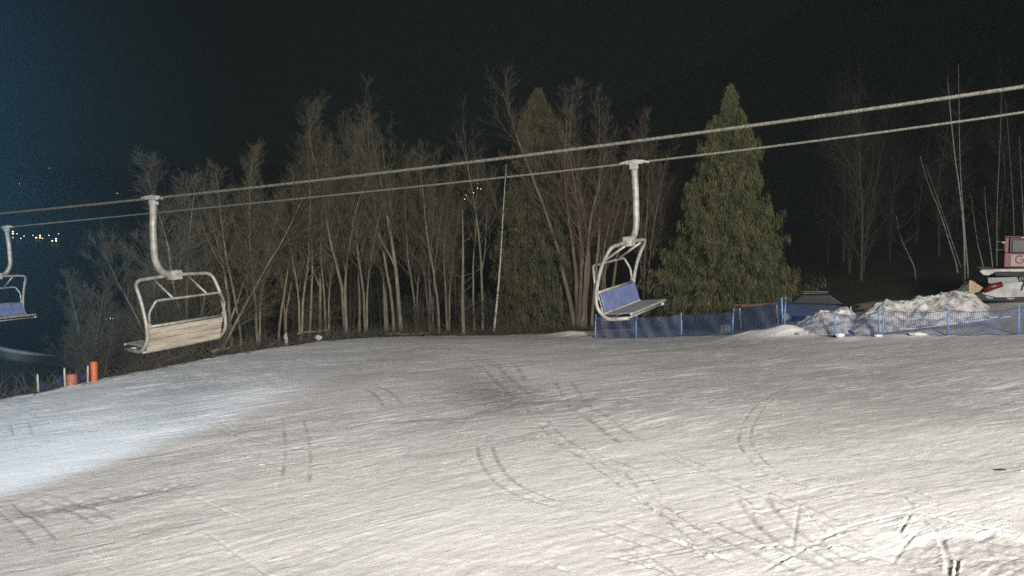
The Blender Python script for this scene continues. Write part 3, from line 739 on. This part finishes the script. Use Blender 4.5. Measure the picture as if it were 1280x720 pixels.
def lump(name, c, s, m, label, cat, seed, sub=3, flat=.7):
    import bmesh
    b = bmesh.new(); bmesh.ops.create_icosphere(b, subdivisions=sub, radius=1)
    R = random.Random(seed); o1, o2, o3 = R.uniform(0, 50), R.uniform(0, 50), R.uniform(0, 50)
    from mathutils import noise
    for v in b.verts:
        n = 1 + .45 * noise.noise(v.co * 1.3 + Vector((o1, o2, o3))) + .2 * noise.noise(v.co * 3.5 + Vector((o2, o1, o3)))
        v.co = Vector((v.co.x * s[0], v.co.y * s[1], v.co.z * s[2])) * n
    me = bpy.data.meshes.new(name); b.to_mesh(me); b.free(); me.materials.append(m)
    me.polygons.foreach_set('use_smooth', [True] * len(me.polygons))
    o = bpy.data.objects.new(name, me); COL.objects.link(o); o.location = c; tag(o, label, cat); return o
def on_snow(px, depth, dz=0):
    a = (px - 640) / F; return Vector((a * depth, depth, surf(a * depth, depth) + dz))
lump('stump', on_snow(355.5, 44.0, .25) , (.10, .10, .32), M['wood'], 'small sawn stump standing up from the brushwood bank', 'stump', 3)
lump('rock', on_snow(396, 46.2, .15), (.18, .15, .16), M['stone'], 'pale stone at the slope edge below the brushwood', 'rock', 4)
lump('snow_lump', on_snow(1053, 41.7, .10), (.22, .14, .12), M['pile'], 'round white lump of snow at the foot of the fence, left of the snow heap', 'snow lump', 5)
lump('snow_lump', on_snow(1101, 41.0, .06), (.2, .12, .07), M['pile'], 'small lump of snow at the foot of the fence, in front of the heap', 'snow lump', 6)
lump('snow_lump', on_snow(1152, 40.2, .06), (.45, .2, .09), M['pile'], 'flat lump of snow before the fence, furthest right', 'snow lump', 7)
s_ = lump('black_scrap', on_snow(1262, 17.4, .03), (.10, .04, .02), M['rubber'], 'small black scrap lying alone on the snow at lower right', 'scrap', 8, 2)

# ------------------------------------------------------------------ snow heap behind the fence
def heap(name, x0, x1, depth, prof, dy, m, label, seed):
    nx, ny = 220, 90
    c0 = P(x0, 400, depth); c1 = P(x1, 400, depth); xs = np.linspace(c0.x - .6, c1.x + .6, nx); ys = np.linspace(depth - dy, depth + dy, ny)
    XX, YY = np.meshgrid(xs, ys)
    pxs = XX / YY * F + 640
    H = np.interp(pxs, [p[0] for p in prof], [p[1] for p in prof])
    t = np.abs(YY - depth) / dy
    lum = fbm(XX / 1.1, YY / 1.1, seed, 4) - .5; ridg = 1 - np.abs(fbm(XX / .8, YY / .8, seed + 5, 4) * 2 - 1)
    H = H * np.clip(1 - t ** 1.6 + lum * .8 * (1 - t), 0, 2) * (.75 + .35 * ridg) + .25 * lum * (t < .95) + .10 * (fbm(XX * 3, YY * 3, seed + 9, 3) - .5)
    H = np.where(H < .02, -.25, H)
    Zb = height(XX, YY)
    o, me, q = grid_mesh(name, XX, YY, Zb + H, m); vattr(me, 'x', H)
    tag(o, label, 'snow heap'); return o
heap('snow_heap', 1060, 1240, 45.0, [(1055, 0), (1070, .45), (1085, .8), (1110, 1.08), (1140, .95), (1170, 1.05), (1195, 1.12), (1222, .95), (1240, 0)], 2.6, M['pile'], 'big white heap of shovelled snow behind the blue fence', 120)
heap('snow_heap', 985, 1075, 45.5, [(980, .0), (1000, .5), (1030, .95), (1060, 1.05), (1080, .2)], 2.2, M['pile'], 'lower lumpy bank of greyish snow between the dark car and the big heap', 150)
heap('snow_heap', 1185, 1250, 50.5, [(1180, 0), (1195, .7), (1215, 1.0), (1235, .8), (1252, 0)], 1.6, mat('dirty_snow', (.30, .29, .27), (.12, .115, .10), .8, 0, 2, .8, 8), 'dirty grey mound below the yellow plate of the groomer', 170)
blk = MB().box((0, 0, .2), (.62, .3, .42)).box((.0, 0, .44), (.5, .26, .06)); o = blk.build('concrete_block', M['stone'], bevel=.03); o.location = on_snow(908, 48.4); o.rotation_euler = (0, 0, .1); tag(o, 'pale block standing behind the net under the large spruce', 'block')
pl = MB().box((0, 0, 0), (1.9, .09, .13)).box((-.9, .05, .09), (.7, .06, .05)); o = pl.build('wooden_board', mat('reddish_board', (.10, .04, .028), (.06, .03, .02), .8, 0, 8), bevel=.01); o.location = P(948, 381, 47.5); o.rotation_euler = (0, -.09, 0); tag(o, 'reddish board resting behind the top of the fence beside the twin posts', 'board')
for dx in (-1.0, 1.0):
    b = MB().box((0, 0, -.55), (.07, .07, 1.1)).build('leg', M['wood'], o); b.location = (dx, .08, -.1)

# ------------------------------------------------------------------ blue net fence
POSTS = [(745, 424, 49, 1.32), (796, 423.5, 48.6, 1.25), (853, 424, 48, 1.30), (918, 421, 46.5, 1.35), (979, 415, 45, 1.45), (982.5, 415, 45.1, 1.5), (1046, 421, 42.5, 1.25), (1101, 422, 41.5, 1.22), (1106, 422, 41.3, 1.35),
         (1188, 418, 39.5, 1.28), (1277, 418, 38, 1.3), (1385, 416, 36.5, 1.3)]
post_lab = ['at the left end of the net, behind the right-hand chair', 'second from the left end of the net', 'below the left part of the large spruce', 'beside the pale block under the spruce', 'left one of the twin posts where the fence turns', 'right one of the twin posts where the fence turns',
            'at the lumpy grey snow bank', 'left one of the pair before the big snow heap', 'right one of the pair before the big snow heap', 'in front of the right part of the big heap', 'at the right edge of the view below the groomer', 'just beyond the right edge of the view']
pv = []
for i, (px, py, d, h) in enumerate(POSTS):
    p = on_snow(px, d); pv.append((p, h))
    r = MB().tube([(0, 0, -.15), (rnd.uniform(-.03, .03), 0, h * .5), (rnd.uniform(-.05, .05), 0, h)], .044, 10)
    o = r.build('fence_post', M['post'], smooth=True); o.location = p
    MB().tube([(0, 0, h), (0, 0, h + .025)], [.036, .022], 10).build('cap', M['post'], o)
    tag(o, 'light blue net fence post ' + post_lab[i], 'post', 'blue posts of the net fence')
def net(i0, i1, m, label, sag=.16, ypush=.04, bulge=.12):
    (a, ha), (b, hb) = pv[i0], pv[i1]
    n = 28; rows = 12; v = []; f = []; uv = []; L = (b - a).length
    for i in range(n + 1):
        t = i / n; p = a.lerp(b, t); zt = (a.z + ha * .93) * (1 - t) + (b.z + hb * .93) * t - sag * 4 * t * (1 - t) * (1 + .15 * math.sin(t * 9)); zb = surf(p.x, p.y) + .04 + .04 * math.sin(t * 14)
        for j in range(rows + 1):
            s = j / rows; v.append((p.x, p.y - ypush + bulge * math.sin(math.pi * s) * math.sin(math.pi * t) * math.sin(t * 5 + i0) + .03 * math.sin(t * 17 + s * 4), zb + (zt - zb) * s)); uv.append((t * L, s * 1.1))
    for i in range(n):
        for j in range(rows):
            k = i * (rows + 1) + j; f.append((k, k + rows + 1, k + rows + 2, k + 1))
    mb = MB(); mb.v = v; mb.f = f; o = mb.build('safety_net', m); tag(o, label, 'net', 'spans of blue safety net')
    l = o.data.uv_layers.new(name='net')
    for lp in o.data.loops: l.data[lp.index].uv = uv[lp.vertex_index]
    top = [v[i * (rows + 1) + rows] for i in range(n + 1)]; bot = [v[i * (rows + 1)] for i in range(n + 1)]
    c = MB().tube(top, .012, 5).build('top_cord', M['carp'], o); MB().tube(bot, .009, 5).build('bottom_cord', M['carp'], o)
NL = ['leftmost span of dense blue net, directly below the right-hand chair', 'dense blue net span below the left edge of the spruce', 'dense dark blue net span below the middle of the spruce', 'dense blue net span between the pale block and the twin posts',
      'blue net span in front of the dark car', 'sagging blue net span before the lumpy grey snow bank', 'blue net span before the left half of the big snow heap', 'blue net span before the right half of the heap and the groomer', 'blue net span running out of the view at the right edge']
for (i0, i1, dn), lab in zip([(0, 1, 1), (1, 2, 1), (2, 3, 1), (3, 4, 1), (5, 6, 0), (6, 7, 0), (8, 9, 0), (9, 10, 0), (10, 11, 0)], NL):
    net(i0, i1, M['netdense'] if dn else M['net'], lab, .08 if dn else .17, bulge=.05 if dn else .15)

# ------------------------------------------------------------------ left edge: stakes, pads and netting
def edge_pt(px, back, dz=0):
    a = (px - 640) / F; e = float(np.interp(a, ea, ed)) + back; return Vector((a * e, e, gz(a * e, e) + dz))
for px, h, lab in ((41.5, .62, 'short pale wooden stake at the far left of the crest'), (75.5, .68, 'pale wooden stake left of the rolled orange pad'), (104, .62, 'thin wooden stake between the two orange pads')):
    p = edge_pt(px, .2, -.15); o = MB().box((0, 0, h / 2 + .03), (.06, .05, h + .15)).box((0, 0, h + .14), (.045, .04, .08)).build('wooden_stake', M['wood'], bevel=.008); o.location = p; o.rotation_euler = (0, rnd.uniform(-.06, .06), .2); tag(o, lab, 'stake', 'wooden stakes at the crest')
def pad(px, w, h, lab, back=.25, m=M['orange']):
    p = edge_pt(px, back, -.12); r = empty('safety_pad', p, .1, lab, 'pad', 'orange pads at the crest')
    pts = [(0, 0, 0), (0, 0, .03), (0, 0, h * .5), (0, 0, h - .04), (0, 0, h)]
    MB().tube(pts, [w * .9, w, w * 1.02, w, w * .85], 14).build('padding', m, r, smooth=True)
    MB().tube([(0, 0, h - .02), (0, 0, h + .02)], w * .5, 10).build('end_cap', M['rubber'], r)
pad(112.5, .135, .86, 'tall bright orange cylindrical pad at the crest, right of the pair')
pad(84, .20, .55, 'short faded orange pad at the crest, between stake and dark net', m=mat('faded_orange', (.30, .10, .055), (.20, .07, .04), .7, 0, 8, .3, 25))
def dark_net(px0, px1, h, lab):
    a = edge_pt(px0, .25, -.1); b = edge_pt(px1, .25, -.1); n = 12; v = []; f = []; uv = []
    for i in range(n + 1):
        t = i / n; p = a.lerp(b, t); top = h - .22 * math.sin(math.pi * t)
        for j in range(5): v.append((p.x, p.y + .04 * math.sin(9 * t + j), p.z + top * j / 4)); uv.append((t * (b - a).length, top * j / 4))
    for i in range(n):
        for j in range(4): k = i * 5 + j; f.append((k, k + 5, k + 6, k + 1))
    mb = MB(); mb.v = v; mb.f = f; o = mb.build('safety_net', M['netdark']); tag(o, lab, 'net', 'dark blue nets at the crest'); l = o.data.uv_layers.new(name='net')
    for lp in o.data.loops: l.data[lp.index].uv = uv[lp.vertex_index]
dark_net(42, 75, .55, 'dark blue net hanging between the two pale stakes at far left')
dark_net(90, 105, .62, 'dark blue net between the two orange pads')

# ------------------------------------------------------------------ parked dark car
c0 = on_snow(1016, 51); car = empty('parked_car', c0, math.radians(-20), 'dark blue car mostly hidden behind snow and fence, right of the spruce', 'car')
cb = MB(); low = [(-2.1, .35), (-2.15, .75), (-1.95, 1.0), (-1.0, 1.08), (1.2, 1.10), (2.05, .95), (2.15, .6), (2.1, .3)]
cb.prism(low, -.85, .85); b = cb.build('body', M['carp'], car, bevel=.06)
cab = [(-1.15, 1.06), (-.55, 1.58), (.95, 1.66), (1.75, 1.08)]
MB().prism(cab, -.70, .70).build('cabin', M['carp'], car, bevel=.08)
MB().prism([(-.95, 1.12), (-.50, 1.50), (.35, 1.54), (.35, 1.12)], -.712, -.690).build('window', M['glassd'], car)
MB().prism([(.45, 1.12), (.45, 1.54), (.92, 1.56), (1.45, 1.12)], -.712, -.690).build('window', M['glassd'], car)
MB().tube([(-.5, -.62, 1.66), (.9, -.62, 1.73)], .02, 6).build('roof_rail', M['galv'], car); MB().tube([(-.5, .62, 1.66), (.9, .62, 1.73)], .02, 6).build('roof_rail', M['galv'], car)
for x in (-1.35, 1.35):
    for y in (-.80, .80):
        w = MB().tube([(x, y - .11, .33), (x, y + .11, .33)], .33, 20).build('wheel', M['rubber'], car)
        MB().tube([(x, y - .125, .33), (x, y + .125, .33)], .19, 14).build('rim', M['galv'], w)
MB().box((2.12, -.55, .82), (.06, .3, .12)).build('headlight', M['white'], car); MB().box((2.12, .55, .82), (.06, .3, .12)).build('headlight', M['white'], car)
MB().box((.95, -.93, 1.12), (.12, .14, .12)).build('mirror', M['carp'], car, bevel=.02)

# ------------------------------------------------------------------ snow groomer
gp = P(1222, 375, 48); gzz = gp.z - .03
gr = empty('snow_groomer', (gp.x, gp.y, gzz), math.radians(-24), 'red and white tracked snow groomer at the right edge behind the snow heap', 'snow groomer')
K = 23.1
def gx(px): return (px - 1222) / K
def gh(py): return (376 - py) / K
for y, nm in ((.0, 'track'), (2.2, 'track')):
    pr = [(.35, .0), (4.6, .0), (5.15, .35), (5.1, .75), (4.6, .88), (.4, .80), (.02, .55), (.0, .28)]
    tk = MB().prism(pr, y, y + .85)
    for k in range(24): tk.box((.45 + k * .18, y + .42, -.02), (.05, .95, .07))
    t_ = tk.build(nm, M['rubber'], gr, bevel=.02)
    for k in range(5): MB().tube([(.6 + k * .95, y - .03, .38), (.6 + k * .95, y + .05, .38)], .27, 16).build('wheel', M['greyp'], t_)
# white side skirt over the near track, tapering towards the tail
sk = MB().prism([(gx(1226), gh(367)), (gx(1229), gh(363)), (gx(1245), gh(354)), (gx(1268), gh(351)), (5.0, gh(349)), (5.3, gh(366)), (gx(1242), gh(371))], -.22, -.08)
sk.build('side_skirt', M['white'], gr, bevel=.02)
MB().prism([(gx(1233), gh(354)), (gx(1232), gh(347)), (gx(1264), gh(345)), (gx(1267), gh(352)), (gx(1245), gh(354.5))], -.12, 2.9).build('chassis_panel', M['greyp'], gr, bevel=.02)
MB().prism([(gx(1268), gh(354)), (gx(1266), gh(344)), (5.2, gh(343)), (5.3, gh(352))], -.05, 2.85).build('chassis', M['greyp'], gr, bevel=.02)
dk = MB().prism([(gx(1222.5), gh(339)), (gx(1225), gh(337)), (gx(1250), gh(335.5)), (5.2, gh(333)), (5.2, gh(336.5)), (gx(1241), gh(339)), (gx(1233), gh(343.5)), (gx(1227), gh(343.5))], -.30, 3.1)
dk.build('load_deck', M['white'], gr, bevel=.015)
MB().prism([(gx(1240), gh(344)), (gx(1240), gh(339.6)), (5.1, gh(337)), (5.1, gh(343))], -.26, 3.0).build('deck_side', M['rubber'], gr)
MB().tube([(gx(1268), -.3, gh(341)), (gx(1272), -.3, gh(349)), (gx(1269), -.3, gh(361))], .035, 6).build('step_hose', M['rubber'], gr)
MB().tube([(gx(1268), -.3, gh(350)), (gx(1280), -.3, gh(347))], .03, 6).build('grab_rail', M['rubber'], gr)
MB().tube([(gx(1275), -.3, gh(362)), (gx(1281), -.3, gh(357))], .05, 6).build('hitch', M['rubber'], gr)
# tail arm and end plate
MB().tube([(gx(1229), -.35, gh(363)), (gx(1236), -.35, gh(358)), (gx(1248), -.35, gh(354))], [.13, .19, .15], 10).build('tail_arm', M['red'], gr, smooth=True)
ep = MB().prism([(gx(1212), gh(351)), (gx(1213.5), gh(350)), (gx(1227), gh(359)), (gx(1222), gh(364)), (gx(1214), gh(368)), (gx(1212), gh(368))], -.5, -.42)
ep.build('end_plate', M['yellow'], gr, bevel=.01)
MB().box((gx(1212.2), -.40, gh(359.5)), (.07, .22, .8)).build('end_plate_rim', mat('yellow_rim', (.5, .46, .22), None, .6), gr)
MB().box((gx(1224), -.2, gh(371)), (.45, .5, .32)).build('tail_guard', M['rubber'], gr)
# cab
x0, x1, y0, y1 = gx(1250), gx(1250) + 2.5, .25, 2.6
zb, zt = gh(334), gh(297)
cabin = empty('cab', (0, 0, 0)); cabin.parent = gr
bpy.data.objects.remove(cabin)
cb = MB().box(((x0 + x1) / 2, (y0 + y1) / 2, (zb + gh(316)) / 2), (x1 - x0, y1 - y0, gh(316) - zb))
cb.box((x0 + .10, y0 + .10, (zt + gh(316)) / 2), (.20, .20, zt - gh(316))); cb.box((x1 - .1, y0 + .1, (zt + gh(316)) / 2), (.2, .2, zt - gh(316)))
cb.box((x0 + .10, y1 - .10, (zt + gh(316)) / 2), (.20, .20, zt - gh(316))); cb.box((x1 - .1, y1 - .1, (zt + gh(316)) / 2), (.2, .2, zt - gh(316)))
cabin = cb.build('cab', M['red'], gr, bevel=.03)
MB().box(((x0 + x1) / 2, (y0 + y1) / 2, zt + .045), (x1 - x0 + .06, y1 - y0 + .1, .09)).build('cab_roof', M['red'], cabin, bevel=.03)
MB().box(((x0 + x1) / 2 + .35, y0 - .03, zt - .0), (x1 - x0 - .8, .06, .05)).build('roof_trim', M['white'], cabin)
MB().box(((x0 + x1) / 2 + .06, y0 + .09, (zt + gh(316)) / 2), (x1 - x0 - .42, .02, zt - gh(316) - .08)).build('window', M['glassd'], cabin)
MB().box((x0 + .07, (y0 + y1) / 2, (zt + gh(316)) / 2), (.02, y1 - y0 - .42, zt - gh(316) - .08)).build('window', M['glassd'], cabin)
fr_ = MB()
wx0, wx1, wz0, wz1 = x0 + .36, x1 - .25, gh(315), gh(299.5)
for bx in ((wx0, (wz0 + wz1) / 2, .05, wz1 - wz0), (wx1, (wz0 + wz1) / 2, .05, wz1 - wz0), ((wx0 + wx1) / 2, wz1, wx1 - wx0, .05), ((wx0 + wx1) / 2, wz0, wx1 - wx0, .05)):
    fr_.box((bx[0], y0 + .045, bx[1]), (bx[2], .04, bx[3]))
fr_.build('window_frame', M['rubber'], cabin)
MB().box(((x0 + x1) / 2 + .15, y0 - .012, gh(325)), (x1 - x0 - .32, .03, gh(318) - gh(332))).build('side_panel', M['pink'], cabin, bevel=.01)
# round mark and bar mark on the panel
mk = MB(); cxm, czm = gx(1267), gh(324)
pts = [(cxm + .19 * math.cos(w), y0 - .034, czm + .20 * math.sin(w)) for w in np.linspace(math.radians(50), math.radians(330), 16)]
mk.tube(pts, .045, 5); mk.tube([(cxm + .02, y0 - .034, czm), (cxm + .18, y0 - .034, czm), (cxm + .18, y0 - .034, czm - .12)], .035, 5)
mk.build('round_mark', M['red'], cabin)
MB().box((gx(1279), y0 - .034, gh(325.5)), (.55, .02, .22)).build('bar_mark', M['red'], cabin)
MB().box((x0 - .06, y0 - .06, gh(303)), (.16, .08, .07)).build('marker_lamp', M['white'], cabin)
MB().tube([(x0 - .42, y0, gh(302)), (x0 - .02, y0, gh(302)), (x0 - .02, y0, gh(312)), (x0 - .42, y0, gh(312))], .018, 6).build('mirror_bracket', M['galv'], cabin)

# ------------------------------------------------------------------ far lights: houses and street lamps on the hillside
def make_house():
    r = empty('house', (0, 0, 0))
    MB().box((0, 0, 2.2), (9, 7, 7)).build('wall', M['wall'], r)
    MB().prism([(-5, 5.6), (0, 9.2), (5, 5.6), (5, 5.3), (-5, 5.3)], -4, 4).build('roof', M['roof'], r)
    for x, z in ((-2.2, 1.8), (1.8, 1.8), (1.8, 4.2)): MB().box((x, -3.53, z), (1.5, .08, 1.2)).build('window', M['lit'], r)
    kids(r); return r
def make_lamp():
    r = empty('street_lamp', (0, 0, 0))
    MB().tube([(0, 0, -.5), (0, 0, 7)], [.14, .08], 8).build('pole', M['lampbody'], r)
    MB().tube([(0, 0, 7), (0, -.5, 7.3), (0, -1.2, 7.35)], .05, 6).build('arm', M['lampbody'], r)
    import bmesh
    h = MB().tube([(0, -1.2, 7.1), (0, -1.2, 7.25), (0, -1.2, 7.7), (0, -1.2, 7.85)], [.25, .5, .5, .2], 12); h.build('lamp_head', M['lampglow'], r)
    kids(r); return r
HS = [(14, 294, 'lit house furthest left in the far village'), (48, 299, 'lit house in the middle of the far village, its row of windows the widest light'), (68, 303, 'lit house set a little below the right end of the far village')]
hs = make_house()
for i, (px, py, lab) in enumerate(HS):
    o = hs if i == 0 else copy_tree(hs); o.location = hit(px, py, 200); o.scale = (.6, .6, .6); o.rotation_euler = (0, 0, math.atan2(-o.location.x, o.location.y) * -1 * -1); tag(o, lab, 'house', 'lit houses on the far hillside')
LS = [(10, 292, 'far village'), (17, 296, 'far village'), (22, 291, 'far village'), (27, 297, 'far village'), (31, 294, 'far village'), (42, 293, 'far village'), (62, 293, 'far village'), (74, 291, 'far village'), (54, 297, 'far village'),
      (134, 404, 'valley'), (139, 403, 'valley'), (143, 403, 'valley'),
      (597, 228, 'hill'), (597, 234, 'hill'), (601, 235, 'hill'), (590, 231, 'hill'), (590, 236, 'hill'), (588, 239, 'hill'), (583, 243, 'hill'), (586, 246, 'hill'), (592, 240, 'hill'), (581, 248, 'hill'),
      (62, 200, 'slope high'), (25, 226, 'slope high'), (147, 238, 'slope high')]
LG = {'far village': ('tiny lit street lamp among the lights of the far village at left', 'street lamps of the far village'),
      'valley': ('tiny lamp in the row of three low in the valley beside the middle chair', 'street lamps low in the valley'),
      'hill': ('tiny lit lamp in the cluster glinting through twigs above the broken snag', 'street lamps glinting through the trees'),
      'slope high': ('single tiny lamp high on the far hillside at left, above the cables', 'single lamps high on the hillside')}
lm = make_lamp()
for i, (px, py, g) in enumerate(LS):
    o = lm if i == 0 else copy_tree(lm); p = hit(px, py + 8, 150); o.location = p; s = {'valley': .5, 'hill': .6, 'slope high': .42}.get(g, .5) ; o.scale = (s, s, s)
    tag(o, LG[g][0], 'street lamp', LG[g][1])

# ------------------------------------------------------------------ haze
hz = MB().box((0, 0, 0), (3000, 3000, 1)); mn, mx_ = -75, 720
hz = MB().box((0, 350, (mn + mx_) / 2), (3500, 3200, mx_ - mn)); ho = hz.build('haze', None)
hm = bpy.data.materials.new('night_haze'); hm.use_nodes = True; nt = hm.node_tree; nt.nodes.clear()
out = nt.nodes.new('ShaderNodeOutputMaterial'); pv_ = nt.nodes.new('ShaderNodeVolumePrincipled'); pv_.inputs['Density'].default_value = HAZE = .00034
pv_.inputs['Color'].default_value = (.72, .90, .92, 1); pv_.inputs['Anisotropy'].default_value = .1
nt.links.new(pv_.outputs[0], out.inputs['Volume']); ho.data.materials.append(hm)
tag(ho, 'thin night haze in the air', 'haze', kind='stuff')

# added blue volume imitating lamp glare at the left edge, thinning out smoothly
MC, MR = Vector((-25.5, 22, 2)), Vector((18.5, 34, 22))
mb_ = MB().box(tuple(MC), tuple(MR * 2)); mo = mb_.build('glare_volume', None)
mm = bpy.data.materials.new('blue_glare_volume'); mm.use_nodes = True; nt = mm.node_tree; nt.nodes.clear(); N = nt.nodes; L = nt.links
out = N.new('ShaderNodeOutputMaterial'); vs = N.new('ShaderNodeVolumePrincipled'); vs.inputs['Color'].default_value = (.20, .62, .92, 1)  # the glare's blue is put into the scatter colour
tc = N.new('ShaderNodeTexCoord'); mp = N.new('ShaderNodeMapping'); mp.vector_type = 'TEXTURE'; mp.inputs['Location'].default_value = MC; mp.inputs['Scale'].default_value = MR
L.new(tc.outputs['Object'], mp.inputs[0]); gr_ = N.new('ShaderNodeTexGradient'); gr_.gradient_type = 'QUADRATIC_SPHERE'; L.new(mp.outputs[0], gr_.inputs[0])
ml = N.new('ShaderNodeMath'); ml.operation = 'MULTIPLY'; ml.inputs[1].default_value = .017; L.new(gr_.outputs['Fac'], ml.inputs[0]); L.new(ml.outputs[0], vs.inputs['Density'])
L.new(vs.outputs[0], out.inputs['Volume']); mo.data.materials.append(mm)
tag(mo, 'added bluish volume imitating lamp glare at the left edge', 'glare_volume', kind='stuff')

# ------------------------------------------------------------------ world and lamps
w = bpy.data.worlds.new('World'); S.world = w; w.use_nodes = True; nt = w.node_tree; bg = nt.nodes['Background']
sky = nt.nodes.new('ShaderNodeTexSky'); sky.sky_type = 'NISHITA'; sky.sun_disc = False
sky.sun_elevation = math.radians(20); sky.sun_rotation = math.radians(180 - 15)
mul = nt.nodes.new('ShaderNodeMix'); mul.data_type = 'RGBA'; mul.blend_type = 'MULTIPLY'; mul.inputs[0].default_value = 1; mul.inputs[7].default_value = (.42, .72, .60, 1)
nt.links.new(sky.outputs[0], mul.inputs[6]); nt.links.new(mul.outputs[2], bg.inputs[0]); bg.inputs[1].default_value = .0009
vl = bpy.data.lights.new('valley_lamp', 'POINT'); vl.energy = 500; vl.color = (.8, .9, 1); vl.shadow_soft_size = .3
vo = bpy.data.objects.new('valley_lamp', vl); COL.objects.link(vo); vo.location = vp + Vector((2, 0, 6))
def look(o, tgt): o.rotation_euler = (Vector(tgt) - Vector(o.location)).to_track_quat('-Z', 'Y').to_euler()
sl = bpy.data.lights.new('moon', 'SUN'); sl.energy = .01; sl.angle = math.radians(.5); sl.color = (.8, .88, 1)
so = bpy.data.objects.new('moon', sl); COL.objects.link(so); so.rotation_euler = (math.radians(70), 0, math.radians(-15))
def spot(name, loc, tgt, W_, size, blend, col, soft=.3):
    l = bpy.data.lights.new(name, 'SPOT'); l.energy = W_; l.spot_size = math.radians(size); l.spot_blend = blend; l.color = col; l.shadow_soft_size = soft
    o = bpy.data.objects.new(name, l); COL.objects.link(o); o.location = loc; look(o, tgt); return o
spot('floodlight_main', (14, -34, 15), (0, 62, -1), 350000, 64, 1.0, (1, .965, .92), 5.5)
spot('floodlight_near', (6, -12, 9), (0, 21, -5), 10800, 100, 1.0, (1, .89, .79), 2.5)
spot('floodlight_cold', (-14.8, 6.5, 3.5), (-17.6, 20.2, -5), 19000, 61, .30, (.66, .84, 1), .5)
spot('glare_spot', (-15, 13, 4), (-46, 60, 12), 32000, 86, 1.0, (.14, .50, .95), .3)  # added unseen spot, aimed to make the blue volume glow

# ------------------------------------------------------------------ camera
cd = bpy.data.cameras.new('camera'); co_ = bpy.data.objects.new('camera', cd); COL.objects.link(co_); S.camera = co_
cd.sensor_width = 36; cd.lens = 36 * F / 1280; cd.clip_start = .1; cd.clip_end = 6000
co_.location = (0, 0, 0); co_.rotation_euler = (math.pi / 2 - PITCH, 0, 0)
S.view_settings.view_transform = 'Standard'; S.view_settings.look = 'None'; S.view_settings.exposure = 0; S.view_settings.gamma = 1
S.cycles.use_denoising = False; S.cycles.sample_clamp_indirect = .6; S.cycles.sample_clamp_direct = 4; S.cycles.volume_bounces = 0; S.cycles.max_bounces = 5; S.cycles.transparent_max_bounces = 12
S.render.film_transparent = False
